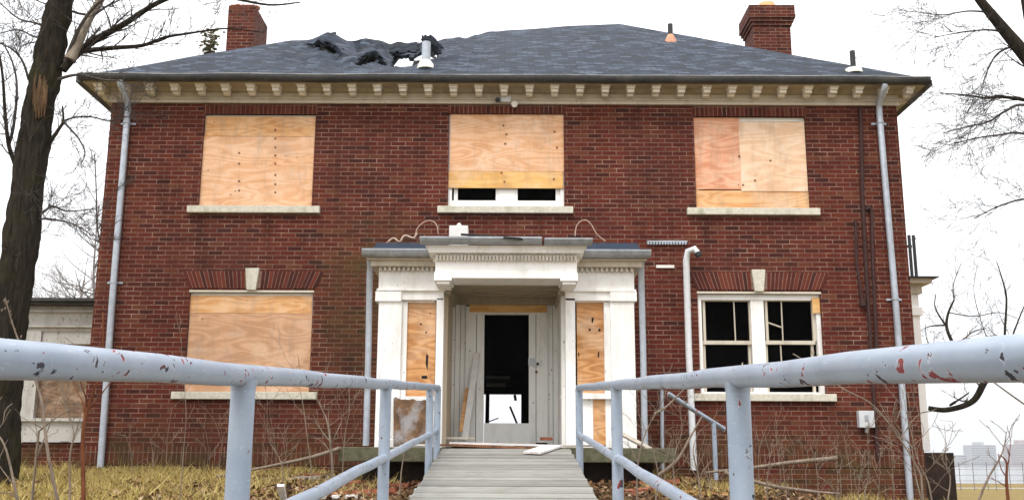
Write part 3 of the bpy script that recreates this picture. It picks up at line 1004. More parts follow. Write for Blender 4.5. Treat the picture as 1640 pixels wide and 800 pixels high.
# chimneys
m = MB()
m.box(-5.52, -4.985, 4, 5.0, 5.6, 9.0)
cl_ = m.build('chimney', 'brick', H)
tag(cl_, label='plain left chimney with chipped top')
m = MB()
m.box(-5.49, -5.02, 4.04, 4.95, 9.0, 9.04)
for i in range(9):
    rr = random.Random(i)
    m.obox(Vector((-5.45 + .05 * i, 4.1 + rr.random() * .7, 9.06)), (.1, .15, .07), Matrix.Rotation(rr.random(), 3, 'Z'))
m.build('chimney_cap', 'redbrick_loose', cl_)
m = MB()
m.box(4.885, 5.62, 4, 4.75, 5.6, 8.62)
cr = m.build('chimney', 'brick', H)
tag(cr, label='right chimney with corbelled top and clay pot')
m = MB()
for i, g in enumerate((.03, .06, .09)):
    m.box(4.885 - g, 5.62 + g, 4 - g, 4.75 + g, 8.62 + i * .07, 8.69 + i * .07)
m.box(4.80, 5.70, 3.915, 4.84, 8.83, 9.02)
m.build('chimney_cap', 'brick', cr)
m = MB()
m.box(4.9, 5.6, 4.02, 4.72, 9.02, 9.07)
m.tube([(5.27, 4.37, 9.07), (5.27, 4.37, 9.16), (5.27, 4.37, 9.25)], [.21, .19, .16], 14)
m.build('chimney_pot', 'clay', cr)

# downspouts
def spout(pts, r, mat, name='downspout', straps=(), par=H):
    m = MB()
    m.tube(pts, r, 12)
    o = m.build(name, mat, par)
    if straps:
        m = MB()
        for z in straps:
            for (a, b) in zip(pts, pts[1:]):
                a, b = Vector(a), Vector(b)
                if b.z < z < a.z:
                    p = a.lerp(b, (z - a.z) / (b.z - a.z))
                    m.tube([p + Vector((0, 0, .015)), p - Vector((0, 0, .015))], r * 1.18, 12)
                    m.box(p.x - r * 2.4, p.x + r * 2.4, -.02, -.001, z - .014, z + .014)
        m.build('strap', mat, o)
    return o
spout([P(192, 130, -.38), P(193, 136, -.38), P(204, 160, -.07), P(205, 172, -.07), P(182, 450, -.07), P(160, 757, -.07)], .047, 'spout', straps=(5.15, 2.7))
spout([P(1417, 136, -.38), P(1416, 144, -.38), P(1408, 166, -.07), P(1408, 178, -.07), P(1434, 480, -.07), P(1458, 800, -.07)], .047, 'spout', straps=(5.2, 2.5))
sp = spout([P(1118, 406, -.20), P(1112, 398, -.20), P(1102, 402, -.16), P(1099, 416, -.12), P(1103, 560, -.12), P(1109, 692, -.12), P(1111, 752, -.12)], .047, 'pvc')
m = MB()
m.tube([P(1117, 404, -.21), P(1120, 410, -.215)], [.055, .05], 10)
m.build('torn_mouth_shade', 'black_metal', sp)  # black plug stands in for the shade inside the open elbow
spout([P(1060, 624, -.07), P(1061, 752, -.07)], .028, 'spout', 'drain_pipe')
for pts, r in (([(1378, 172), (1382, 330), (1390, 480), (1406, 735)], .030), ([(1370, 352), (1372, 420), (1380, 478)], .024),
               ([(1388, 336), (1391, 332), (1396, 336), (1398, 420), (1404, 560)], .028)):
    m = MB()
    m.tube([P(a, b, -.035) for a, b in pts], r, 8)
    if r == .024: m.tube([P(1381, 478, -.04), P(1382, 490, -.04)], .05, 8)
    m.build('conduit', 'pipe_dark', H)

# entrance portico: wings, pilasters, hood
YW, YH = -1.30, -1.78
PT = MB()
def bl(*a): PT.bpx(*a)
FZ = .32
# wing fronts (pilasters, frames), flat boards behind them
for side in (0, 1):
    X = (lambda a, b: (a, b)) if not side else (lambda a, b: (a, b))
m = MB()
m.bpx(603, 641, 482, 716, YW, .22)
m.bpx(601, 643, 466, 482, YW - .03, .25)
m.bpx(601, 643, 703, 716, YW - .025, .25)
pil = m.build('pilaster', 'white', H, .006)
m = MB()
m.bpx(979, 1018, 482, 717, YW, .22)
m.bpx(977, 1020, 466, 482, YW - .03, .25)
m.bpx(977, 1020, 704, 717, YW - .025, .25)
m.build('pilaster', 'white', H, .006)
m = MB()
m.bpx(697, 709, 477, 716, YW, .18)
m.build('pilaster', 'white', H, .004)
m = MB()
m.bpx(906, 922, 477, 716, YW, .18)
m.build('pilaster', 'white', H, .004)
# side panels
m = MB()
m.bpx(641, 651, 483, 638, YW + .05, .08)
m.bpx(641, 697, 470, 484, YW + .07, .08)
m.bpx(641, 697, 634, 641, YW + .03, .10)
m.bpx(641, 697, 641, 716, YW + .09, .05)
wl_ = m.build('sidelight', 'white', H)
m = MB(); m.bpx(651, 697, 484, 634, YW + .09, .02)
m.build('plywood_board', 'ply_orange', wl_)
m = MB()
m.bpx(968, 979, 483, 638, YW + .05, .08)
m.bpx(922, 979, 470, 484, YW + .07, .08)
m.bpx(922, 979, 629, 638, YW + .03, .10)
m.bpx(922, 950, 638, 716, YW + .09, .05)
m.bpx(970, 979, 638, 716, YW + .09, .05)
wr_ = m.build('sidelight', 'white', H)
m = MB(); m.bpx(924, 968, 484, 629, YW + .09, .02)
m.build('plywood_board', 'ply_orange', wr_)
m = MB(); m.bpx(950, 970, 638, 712, YW + .10, .02)
m.build('plywood_board', 'ply_orange', wr_)
# flat black patches stand in for the shade inside gouges in the sidelight boards
def gouge_patch(m, a, b, c, d, y, seed):
    r_ = random.Random(seed)
    n = 11
    f = []
    for i in range(n):
        t = 2 * math.pi * i / n
        q = r_.uniform(.6, 1.15)
        f.append(P((a + b) / 2 + (b - a) / 2 * 1.1 * math.cos(t) * q, (c + d) / 2 - (d - c) / 2 * math.sin(t) * q, y))
    m.face(f)
    for p, q in zip(f, f[1:] + f[:1]): m.face([p, p + Vector((0, .004, 0)), q + Vector((0, .004, 0)), q])
m = MB()
for a, b, c, d in ((682, 686, 562, 592), (675, 684, 600, 607), (681, 684, 530, 534), (672, 676, 517, 520), (688, 690, 500, 503)): gouge_patch(m, a, b, c, d, YW + .087, a + c)
m.build('splintered_hole_shade', 'char', wl_)
m = MB()
for a, b, c, d in ((947, 951, 506, 517), (943, 946, 525, 530), (958, 962, 525, 531), (957, 960, 562, 572), (926, 928, 562, 572)): gouge_patch(m, a, b, c, d, YW + .087, a + c)
m.build('splintered_hole_shade', 'char', wr_)
# wing body (returns to the brick wall), entablature, cornice, roof strip, gutter
XL0, XL1 = P(603, 560, YW).x, P(709, 560, YW).x
XR0, XR1 = P(906, 560, YW).x, P(1018, 560, YW).x
def wing(x0, x1, lab):
    z = P(650, 480, YW).z
    zt = P(650, 428, YW).z
    m = MB()
    m.box(x0 + .01, x0 + .06, YW + .22, -.002, FZ, z) if x0 < 0 else m.box(x1 - .06, x1 - .01, YW + .22, -.002, FZ, z)
    m.box(x0, x1, YW + .12, YW + .17, FZ, z - .02) if False else None
    m.box(x0, x1, YW, -.002, z + .002, zt)                 # frieze block
    m.box(x0 - .02, x1 + .02, YW - .035, -.002, z + .12, z + .15)
    en = m.build('entablature', 'white', H, .004)
    m = MB()
    n = int((x1 - x0) / .062)
    for i in range(n):
        x = x0 + (i + .2) * (x1 - x0) / n
        m.box(x, x + .030, YW - .07, YW - .001, zt - .055, zt - .004)
    m.build('dentils', 'trim', en)
    m = MB()
    out = -.10 if x0 < 0 else 0
    out2 = .10 if x0 > 0 else 0
    m.box(x0 + out, x1 + out2, YW - .11, -.002, zt, zt + .075)
    m.box(x0 + out * 1.5, x1 + out2 * 1.5, YW - .17, -.002, zt + .075, zt + .10)
    m.build('cornice', 'trim', H)
    m = MB()
    g0, g1 = x0 + out * 2.0, x1 + out2 * 2.0
    m.extrude_x([(YW - .17, zt + .112), (YW - .20, zt + .100), (YW - .235, zt + .102), (YW - .265, zt + .122), (YW - .281, zt + .155), (YW - .281, zt + .172), (YW - .296, zt + .176), (YW - .296, zt + .20), (YW - .275, zt + .20), (YW - .25, zt + .13), (YW - .17, zt + .125)], g0, g1)
    m.build('gutter', 'gutter', H)
    m = MB()
    a, b = x0 + out * 1.4, x1 + out2 * 1.4
    zb, zr = zt + .10, P(640 if x0 < 0 else 985, 389, YW + .25).z
    m.hexa([(a, YW - .18, zb), (b, YW - .18, zb), (b, -.002, zb), (a, -.002, zb), (a + .06, YW + .25, zr), (b - .06, YW + .25, zr), (b - .06, -.002, zr), (a + .06, -.002, zr)])
    for i in range(7):
        x = a + (b - a) * (i + .5) / 7
        m.box(x - .004, x + .004, YW + .26, -.01, zr, zr + .025)
    m.build('porch_roof', 'blue_roof', H)
wing(XL0, XL1, 'left')
wing(XR0, XR1, 'right')
spout([P(592, 408, YW - .10), P(593, 424, YW - .02), P(592, 440, YW + .05), P(590, 560, YW + .05), P(586, 713, YW + .05)], .042, 'spout')
spout([P(1028, 412, YW - .10), P(1027, 424, YW - .02), P(1027, 440, YW + .05), P(1030, 560, YW + .05), P(1033, 714, YW + .05)], .042, 'spout')
# hood over the door
hx0, hx1 = P(697, 430, YH).x, P(924, 430, YH).x
hz0, hz1 = P(810, 446, YH).z, P(810, 409, YH).z
m = MB()
m.box(hx0, hx1, YH, YW + .02, hz0 + .09, hz1)
m.box(hx0, hx1, YH - .02, YW + .02, hz0 + .02, hz0 + .09)
m.box(hx0, hx1, YH - .035, YW + .02, hz0, hz0 + .02)
for a in (hx0 - .01, hx1 - .22):
    m.box(a, a + .23, YH - .05, YW + .02, hz0 - .035, hz0 + .075)
    m.box(a + .03, a + .20, YH - .02, YW + .02, hz0 - .075, hz0 - .035)
en = m.build('door_hood', 'white', H, .005)
m = MB()
n = 40
for i in range(n):
    x = hx0 + (i + .2) * (hx1 - hx0) / n
    m.box(x, x + .027, YH - .055, YH - .001, hz1 - .075, hz1 - .006)
for sx, xx in ((-1, hx0), (1, hx1)):
    for i in range(7):
        y = YH + .03 + i * .07
        a, b = sorted((xx + sx * .001, xx + sx * .035))
        m.box(a, b, y, y + .03, hz1 - .075, hz1 - .012)
m.build('dentils', 'trim', en)
m = MB()
e = .13
prof = [(0, 0), (.02, .012), (.085, .022), (.095, .09), (.125, .105)]
for (o0, z0), (o1, z1) in zip(prof, prof[1:]):
    m.hexa([(hx0 - o0, YH - o0, hz1 + z0), (hx1 + o0, YH - o0, hz1 + z0), (hx1 + o0, -.003, hz1 + z0), (hx0 - o0, -.003, hz1 + z0),
            (hx0 - o1, YH - o1, hz1 + z1), (hx1 + o1, YH - o1, hz1 + z1), (hx1 + o1, -.003, hz1 + z1), (hx0 - o1, -.003, hz1 + z1)])
m.build('cornice', 'white', H)
m = MB()
zc = hz1 + .108
m.extrude_x([(YH - .12, zc + 0.012), (YH - .15, zc + 0.002), (YH - .19, zc + 0.006), (YH - .22, zc + 0.026), (YH - .236, zc + 0.054), (YH - .236, zc + 0.064), (YH - .25, zc + 0.067), (YH - .25, zc + 0.091), (YH - .23, zc + 0.091), (YH - .21, zc + 0.034), (YH - .12, zc + 0.024)], hx0 - .19, P(868, 384, YH - .2).x)
m.extrude_x([(YH - .12, zc + 0.000), (YH - .15, zc + -0.010), (YH - .19, zc + -0.006), (YH - .22, zc + 0.014), (YH - .236, zc + 0.042), (YH - .236, zc + 0.052), (YH - .25, zc + 0.055), (YH - .25, zc + 0.079), (YH - .23, zc + 0.079), (YH - .21, zc + 0.022), (YH - .12, zc + 0.012)], P(872, 384, YH - .2).x, hx1 + .19)
m.build('gutter', 'gutter', H)
m = MB()
m.hexa([(hx0 - .1, YH - .1, zc - .002), (hx1 + .1, YH - .1, zc - .002), (hx1 + .1, -.003, zc - .002), (hx0 - .1, -.003, zc - .002),
        (hx0 - .05, YH + .1, zc + .05), (hx1 + .05, YH + .1, zc + .05), (hx1 + .05, -.003, zc + .12), (hx0 - .05, -.003, zc + .12)])
m.build('porch_roof', 'blue_roof', H)
# vestibule ceiling and inner walls
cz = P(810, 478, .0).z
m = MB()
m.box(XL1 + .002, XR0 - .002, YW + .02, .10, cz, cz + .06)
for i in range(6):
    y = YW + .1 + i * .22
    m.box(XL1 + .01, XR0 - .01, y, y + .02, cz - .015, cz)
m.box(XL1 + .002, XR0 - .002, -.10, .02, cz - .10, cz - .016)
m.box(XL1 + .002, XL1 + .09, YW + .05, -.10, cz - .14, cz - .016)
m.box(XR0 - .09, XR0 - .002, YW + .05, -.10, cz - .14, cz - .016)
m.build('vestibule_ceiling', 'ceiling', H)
for sx, x in ((-1, XL1), (1, XR0)):
    m = MB()
    a, b = sorted((x, x - sx * .05))
    m.box(a, b, YW + .18, .0, FZ, cz)
    m.build('vestibule_wall', 'tan' if sx < 0 else 'panel', H)
# boards facing us either side of the door
YD = -.03
rng = random.Random(4)
def boards(p0, p1, n):
    for i in range(n):
        m = MB()
        a, b = lerp(p0, p1, i / n), lerp(p0, p1, (i + 1) / n)
        m.bpx(a + .4, b - .4, 488, 712, YD - rng.random() * .02, .05)
        m.build('wall_board', 'panel', H)
boards(711, 745, 4)
boards(876, 905, 3)
m = MB()
m.bpx(745, 762, 490, 708, YD - .04, .09)
m.bpx(859, 877, 490, 708, YD - .04, .09)
m.bpx(745, 877, 499, 503, YD - .035, .08)
df = m.build('door_frame', 'panel', H)
m = MB()
m.bpx(752, 876, 488, 499.5, YD - .055, .03)
m.build('plank', 'plank_yellow', df)
m = MB()
m.bpx(763, 775, 503, 711, YD - .01, .045)
m.bpx(847, 858, 503, 711, YD - .01, .045)
m.bpx(775, 847, 677, 711, YD - .008, .04)
dr = m.build('door', 'panel', H)
m = MB()
m.bpx(846, 861, 573, 585, YD - .03, .03)
m.build('door_lock', 'box', dr)
m = MB()
m.tube([P(861, 582, YD - .04), P(861, 582, YD - .12)], .022, 8)
m.build('handle', 'black_metal', dr)
m = MB()
m.tube([P(859, 595, YD - .03), P(859, 595, YD - .06)], .02, 8)
m.build('keyhole', 'rust', dr)
# porch slab with its rubble foundation
ax, bx_ = P(545, 720, -2.0).x, P(1082, 720, -2.0).x
m = MB()
m.box(ax, bx_, -2.15, -.002, .14, .315)
m.build('porch_slab', 'moss_stone', H, .012)
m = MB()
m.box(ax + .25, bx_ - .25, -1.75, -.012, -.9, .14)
m.build('porch_foundation', 'dark_brick', H)
# side wings
tw = MB()
a, b = P(38, 560, 2.4).x, -6.002
zt = P(90, 490, 2.4).z
tw.box(a, b, 2.4, 6.4, P(90, 530, 2.4).z, zt)
tw.box(a, a + .28, 2.38, 2.6, P(90, 670, 2.4).z, P(90, 530, 2.4).z)
tw.box(b - .2, b - .01, 2.38, 2.6, P(90, 670, 2.4).z, P(90, 530, 2.4).z)
tw.box(a + .28, b - .2, 2.42, 2.5, P(90, 550, 2.4).z, P(90, 530, 2.4).z)
tw.box(a, b - .01, 2.39, 2.6, P(90, 706, 2.4).z, P(90, 671, 2.4).z)
tw.box(a - .04, b, 2.33, 2.6, P(90, 674, 2.4).z, P(90, 669, 2.4).z)
for za in (486, 497, 521):
    tw.box(a - .05, b, 2.34, 2.5, P(90, za + 3, 2.4).z, P(90, za, 2.4).z)
SPn = tw.build('sun_porch', 'porch_grey', H)
m = MB()
m.box(a - .18, b, 2.2, 6.6, zt, zt + .05)
m.box(a - .26, b, 2.1, 6.7, zt + .05, zt + .10)
m.build('porch_roof', 'gutter_dark', SPn)
m = MB()
m.box(a + .28, b - .2, 2.5, 2.52, P(90, 670, 2.4).z, P(90, 550, 2.4).z)
m.build('boarded_opening', 'ply_dirty', SPn)
m = MB()
m.tube([(lerp(a, b, .72), 2.46, P(90, 670, 2.4).z), (lerp(a, b, .72), 2.46, P(90, 550, 2.4).z)], .025, 6)
m.build('post', 'trim', SPn)
m = MB()
m.box(a + .1, b - .01, 2.45, 6.3, -.9, P(90, 707, 2.4).z)
m.build('porch_base', 'brick', SPn)
# right porch: white column, cornice, iron rail, dark base
YP = 2.6
m = MB()
p0, p1 = P(1458, 600, YP).x, P(1481, 600, YP).x
zb, zk = P(1470, 722, YP).z, P(1470, 470, YP).z
m.box(p0 - .1, p1, YP, YP + .3, zb, zk)
m.box(p0 - .1, p1 + .04, YP - .04, YP + .34, P(1470, 505, YP).z, P(1470, 492, YP).z)
SR = m.build('side_porch', 'white', H, .005)
m = MB()
m.box(p0 - .1, p1 + .02, YP + 3.4, YP + 3.7, zb, zk)
m.build('column', 'white', SR)
m = MB()
ze = P(1500, 448, YP).z
m.box(6.002, p1 + .05, YP - .05, YP + 3.8, zk, zk + .16)
m.box(6.002, p1 + .18, YP - .18, YP + 3.95, zk + .16, zk + .26)
m.build('cornice', 'trim', SR)
m = MB()
m.box(6.002, p1 + .27, YP - .27, YP + 4.05, zk + .262, ze)
m.build('porch_roof', 'gutter_dark', SR)
m = MB()
for px in (1462, 1469):
    q = P(px, 448, YP + .2)
    m.box(q.x - .022, q.x + .022, YP + .2, YP + .24, ze, P(px, 376, YP + .2).z)
m.box(6.05, P(1469, 400, YP).x, YP + .21, YP + .235, P(1465, 392, YP).z, P(1465, 388, YP).z)
m.build('balcony_rail', 'black_metal', SR)
m = MB()
q0, q1 = P(1476, 760, YP - .3).x, P(1530, 760, YP - .3).x
m.box(6.002, q1, YP - .3, YP + 4, -1.3, P(1500, 724, YP - .3).z)
m.build('porch_base', 'dark_brick', SR)

# ------------------------------------------------------------------ small things on the house
t = thing('floodlight', P(812, 160, -.06), 'small twin floodlight under the eave above the centre window', 'light')
m = MB(); m.bpx(802, 818, 153, 163, -.11, .058); m.build('mount', 'box', t, .006)
m = MB(); c = P(797, 160, -.10); m.tube([c + Vector((.03, 0, .0)), c, c - Vector((.0, .05, .02))], [.02, .035, .04], 10); m.build('lamp_head', 'black_metal', t)
m = MB(); c = P(824, 167, -.12); m.tube([c + Vector((-.02, .05, .04)), c + Vector((0, .02, .01)), c - Vector((0, .03, .01))], [.02, .042, .048], 12); m.build('lamp_head', 'bracket', t)
t = thing('meter_box', P(1388, 685, -.1), 'white electric meter box on brick wall by the dark conduits', 'utility box')
m = MB(); m.bpx(1376, 1401, 657, 684, -.11, .108); m.build('case', 'box', t, .008)
m = MB(); m.bpx(1385, 1391, 664, 674, -.116, .005); m.tube([P(1388, 684, -.05), P(1388, 692, -.05)], .03, 8); m.build('cover_latch', 'gutter', t)
m = MB()
for i in range(14):
    a = 1037 + i * 4.6
    m.bpx(a, a + 2.8, 386 + (i % 2), 391, -.05, .048)
m.bpx(1037, 1101, 385, 387, -.03, .028)
tag(m.build('metal_strip', 'spout'), 'short ribbed grey strip fixed to the bricks beside the porch roof', 'metal strip')
m = MB(); m.bpx(1051, 1080, 424, 428.5, -.03, .028)
tag(m.build('batten', 'bracket'), 'short pale batten on bricks below the ribbed strip', 'batten')
m = MB()
zc2 = P(735, 377, -1.18).z
zc3 = P(735, 364, -1.18).z
m.box(P(720, 370, -1.2).x, P(750, 370, -1.2).x, -1.3, -1.05, zc + .04, zc3)
m.tube([(P(735, 370, -1.2).x, -1.18, zc3), (P(735, 370, -1.2).x, -1.18, zc3 + .06)], [.05, .02], 8)
tag(m.build('junction_box', 'whiteboard', bevel=.008), 'white box lying on the door hood roof', 'box')
def cable(pts, Y, r, label):
    m = MB()
    m.tube(smooth_line([P(a, b, Y) for a, b in pts]), r, 6)
    tag(m.build('loose_cable', 'cable'), label, 'cable')
cable([(664, 383), (668, 366), (678, 356), (690, 353), (699, 360), (702, 374)], -.25, .008, 'thin pale cable arching from the wall left of the white box')
cable([(620, 389), (630, 381), (640, 387), (648, 377), (662, 381), (668, 373)], -.9, .014, 'tangled tan cable heaped on the left porch wing roof')
cable([(921, 378), (924, 360), (936, 352), (946, 358), (956, 375), (970, 386)], -.25, .008, 'thin pale cable looping over the right porch wing')
m = MB()
q = [P(738, 377, -1.95), P(832, 384, -2.06), P(876, 383, -2.0), P(780, 374, -1.4)]
m.hexa([q[0], q[1], q[2] + Vector((0, .3, 0)), q[3] + Vector((0, .2, 0))] + [p + Vector((0, 0, .03)) for p in (q[0], q[1], q[2] + Vector((0, .3, 0)), q[3] + Vector((0, .2, 0)))])
tag(m.build('roofing_scrap', 'char'), 'flat dark roofing scrap lying across the door hood gutter', 'debris')

# ------------------------------------------------------------------ ramp and handrails
def deckz(y): return .30 + .1176 * (y + 2.3) if y < -2.2 else .30
DX0, DX1 = -.70, .84
R = thing('wheelchair_ramp', (.07, -2.3, 0), 'weathered grey plank ramp climbing to the open front door', 'ramp')
rng = random.Random(12)
m = MB()
y = -2.16
i = 0
while y > -19.5:
    w = .138
    y0 = y - w + .006
    j = rng.uniform(-.004, .004)
    e0, e1 = rng.uniform(-.012, .012), rng.uniform(-.012, .012)
    za, zb = deckz(y0) + j, deckz(y - .001) + j
    m.hexa([(DX0 + e0, y0, za - .035), (DX1 + e1, y0, za - .035), (DX1 + e1, y, zb - .035), (DX0 + e0, y, zb - .035),
            (DX0 + e0, y0, za), (DX1 + e1, y0, za), (DX1 + e1, y, zb), (DX0 + e0, y, zb)], .02 + rng.random() * .98)
    y -= w
m.build('deck', 'deck', R)
for x in (DX0 + .02, DX1 - .06):
    m = MB()
    ya, yb = -19.4, -2.2
    a, b = deckz(ya) - .04, deckz(yb) - .04
    m.hexa([(x, ya, a - .19), (x + .04, ya, a - .19), (x + .04, yb, b - .19), (x, yb, b - .19), (x, ya, a), (x + .04, ya, a), (x + .04, yb, b), (x, yb, b)])
    m.build('stringer', 'deck', R)
for y in (-2.9, -5, -7.2, -9.5, -12):
    for x in (DX0 + .065, DX1 - .16):
        m = MB()
        m.box(x, x + .09, y - .045, y + .045, ground(x, y) - .1, deckz(y) - .05)
        m.build('post', 'deck', R)
def handrail(X, ys, y_end, label, r=.036):
    h0, sl = .054, .0685
    def hz(y): return CAM.z + h0 + sl * (y - CAM.y)
    t = thing('handrail', (X, -7, ground(X, -7)), label, 'handrail')
    m = MB()
    n = 24
    pts = [Vector((X + .004 * math.sin(i * 1.3), lerp(-16.2, y_end, i / n), hz(lerp(-16.2, y_end, i / n)) + .003 * math.sin(i * 2.1))) for i in range(n + 1)]
    m.tube(pts, r, 20)
    m.build('top_rail', 'rail', t)
    m = MB()
    m.tube([Vector((p.x, p.y, p.z - .51)) for p in pts], .031, 16)
    m.build('lower_rail', 'rail', t)
    for i, y in enumerate(ys):
        m = MB()
        q = .040
        m.tube([(X, y, ground(X, y) - .2), (X, y, hz(y) - r * .55)], q, 16)
        m.tube([(X, y, hz(y) - r * 1.5), (X, y, hz(y) - r * .5)], [q * 1.0, q * 1.12], 16)   # weld collar
        m.build('post', 'rail_post', t)
    return t
LXR, RXR = CAM.x - .885, CAM.x + .745
handrail(LXR, [CAM.y + d for d in (-.5, 3.37, 7.2, 11.1, 12.28)], CAM.y + 12.3, 'peeling pale blue pipe handrail along the left edge of the ramp')
handrail(RXR, [CAM.y + d for d in (-.5, 3.36, 7.25, 11.25)], CAM.y + 11.27, 'peeling pale blue pipe handrail along the right edge of the ramp')
t = thing('step_rail', P(1145, 770, -1.6), 'thin blue stair rail slanting beside the mossy slab right of the porch', 'handrail')
m = MB(); m.tube([P(1070, 629, -1.9), P(1110, 655, -1.75), P(1160, 686, -1.55)], .026, 10); m.tube([P(1070, 632, -1.88), P(1160, 690, -1.53)], .014, 6); m.build('top_rail', 'rail', t)
m = MB(); m.tube([P(1143, 674, -1.62), P(1147, 768, -1.62)], .03, 10); m.build('post', 'rail', t)

# ------------------------------------------------------------------ debris
def slab(name, mat, pts, thick, label, cat='debris', up=(0, 0, 1), bevel=0):
    m = MB()
    q = [Vector(p) for p in pts]
    u = Vector(up) * thick
    m.hexa(q + [p + u for p in q])
    return tag(m.build(name, mat, bevel=bevel), label, cat)
def deckpt(px, py):                                        # on the sloping deck
    r = ray(px, py)
    s = .1176
    k = .30 + s * 2.3
    return CAM + r * ((k + s * CAM.y - CAM.z) / (r.z - s * r.y))
q = [deckpt(a, b) + Vector((0, 0, .012)) for a, b in ((838, 727), (866, 728.5), (902, 716), (868, 717))]
slab('broken_board', 'whiteboard', q, .022, 'white painted board with brown broken edge lying on the ramp top')
m = MB()
m.obox(P(808, 711, -2.05) , (1.35, .14, .025), Matrix.Rotation(.05, 3, 'Z') @ Matrix.Rotation(math.radians(1.2), 3, 'Y'))
tag(m.build('fallen_trim', 'whiteboard'), 'long pale trim board lying across the doorway threshold', 'debris')
m = MB()
m.obox(P(790, 714.5, -2.2), (1.0, .12, .03), Matrix.Rotation(-.04, 3, 'Z') @ Matrix.Rotation(math.radians(2.0), 3, 'Y'))
tag(m.build('fallen_trim', 'rust'), 'brown splintered plank at the head of the ramp', 'debris')
for (px, py, Y, L, wd, rz, ry, mt, lab) in ((688, 713, -1.95, .55, .11, .12, .5, 'whiteboard', 'white board end at the left of the ramp head'),
        (858, 708, -1.9, .50, .10, .25, -1.0, 'rust', 'brown splintered wood at the right of the ramp head'),
        (760, 708.5, -1.6, .38, .09, -.3, 1.5, 'oldboard', 'grey brown board below the open door'),
        (925, 713, -1.9, .40, .12, -.1, -.8, 'oldboard', 'dull board end beside the right handrail tip'),
        (720, 716, -2.1, .22, .12, .4, 0, 'rust', 'small dark wood piece at the left edge of the ramp head')):
    m = MB()
    m.obox(Vector((0, 0, 0)), (L, wd, .024), Matrix.Rotation(rz, 3, 'Z') @ Matrix.Rotation(math.radians(ry), 3, 'Y'))
    for k in range(len(m.v)): m.v[k] = m.v[k] + Vector((.05 * mnoise.noise(m.v[k] * 9 + Vector((px, 0, 0))), .02 * mnoise.noise(m.v[k] * 9), 0))
    o = m.build('fallen_trim', mt)
    o.location = (P(px, py, Y).x, Y, .33 + .012)
    tag(o, lab, 'debris')
m = MB()
m.obox(P(735, 701, -1.0), (.42, .10, .03), Matrix.Rotation(.1, 3, 'Z'))
tag(m.build('fallen_trim', 'oldboard'), 'short grey board inside the porch on the left', 'debris')
m = MB()
m.obox(P(875, 702, -.9), (.14, .10, .04), Matrix.Rotation(.4, 3, 'Z'))
tag(m.build('brick_scrap', 'redbrick_loose'), 'small reddish scrap on the porch floor right of the door', 'debris')
def lean(p, q, w, d, mat, label, name='leaning_board'):
    m = MB()
    a, b = Vector(p), Vector(q)
    dirn = (b - a).normalized()
    side = Vector((1, 0, 0)) - dirn * dirn.x
    side.normalize()
    nn = dirn.cross(side)
    c = [a - side * w / 2, a + side * w / 2, a + side * w / 2 + nn * d, a - side * w / 2 + nn * d]
    e = [b - side * w / 2, b + side * w / 2, b + side * w / 2 + nn * d, b - side * w / 2 + nn * d]
    m.hexa(c + e)
    return tag(m.build(name, mat), label, 'board')
lean(P(744, 704, -.42), P(764, 565, -.10), .085, .03, 'whiteboard', 'tall white board leaning on the left door jamb')
lean(P(738, 690, -.40), P(748, 620, -.14), .05, .02, 'ply', 'short tan stick leaning beside the white board left of the door')
lean(P(914, 702, -1.1), P(901, 632, -.9), .07, .03, 'whiteboard', 'white board leaning on the right vestibule wall')
lean(P(1042, 717, -1.75), P(996, 693, -1.5), .06, .03, 'oldboard', 'grey length of wood sloping across the right porch slab')
# muddy panel leaning behind the left rail
m = MB()
n, k_ = 14, 10
A, B, C_, D = P(630, 713, -1.75), P(688, 713, -1.75), P(684, 642, -1.4), P(630, 637, -1.4)
for j in range(k_):
    for i in range(n):
        def at(u, v):
            p = A.lerp(B, u).lerp(D.lerp(C_, u), v)
            return p + Vector((0, .015 * mnoise.noise(Vector((u * 3, v * 3, 0))), (.05 * mnoise.noise(Vector((u * 6, 0, 3))) if v > .95 else 0)))
        m.face([at(i / n, j / k_), at((i + 1) / n, j / k_), at((i + 1) / n, (j + 1) / k_), at(i / n, (j + 1) / k_)], r=.1)
def muddy():
    k = NT('muddy_smeared_panel', .8, .2)
    n1 = k.noise(k.mp(k.ob, (1, 1, .5)), 6, 6, .7)
    col = k.ramp(n1, [(.3, (.035, .022, .014)), (.5, (.11, .06, .03)), (.7, (.21, .12, .06))])
    n2 = k.noise(k.mp(k.ob, (1.4, 1, .9), (0, 0, 3)), 2.6, 5, .6)
    col = k.mix(k.rng(n2, .5, .64, 0, .7), col, (.27, .27, .28))
    return k.out(col, n1, .4, .01)
tag(m.build('smeared_panel', muddy(), solid=.018), 'muddy brown panel with grey smear leaning under the left sidelight', 'board')

# ground debris
rng = random.Random(21)
def gpt(px, py):
    r = ray(px, py)
    t = 1.0
    while t < 60:
        p = CAM + r * t
        if p.z < ground(p.x, p.y): return Vector((p.x, p.y, ground(p.x, p.y)))
        t += .05
    return CAM + r * 15
def stick(px, Y, r, mat, label, name='fallen_branch', cat='branch'):
    m = MB()
    pts = smooth_line([P(a, b, Y) for a, b in px], 5)
    m.tube(pts, [r * lerp(1, .45, i / (len(pts) - 1)) for i in range(len(pts))], 7)
    return tag(m.build(name, mat), label, cat)
stick([(545, 717), (500, 731), (440, 744), (345, 763)], -2.2, .028, 'straw', 'long pale branch leaning from the left porch slab to the grass')
stick([(1340, 733), (1265, 740), (1205, 748), (1130, 756)], -2.6, .03, 'straw', 'long bleached branch lying level below the right lower window')
stick([(1160, 756), (1230, 776), (1300, 786), (1345, 790)], -3.0, .026, 'straw', 'bleached branch slanting down over the right debris heap')
stick([(1055, 760), (1085, 735), (1105, 700), (1125, 665)], -2.6, .022, 'straw', 'pale crooked branch in front of the white downspout')
stick([(1048, 662), (1068, 650), (1096, 622)], -2.4, .018, 'straw', 'short pale stick sloping up beside the thin blue stair rail')
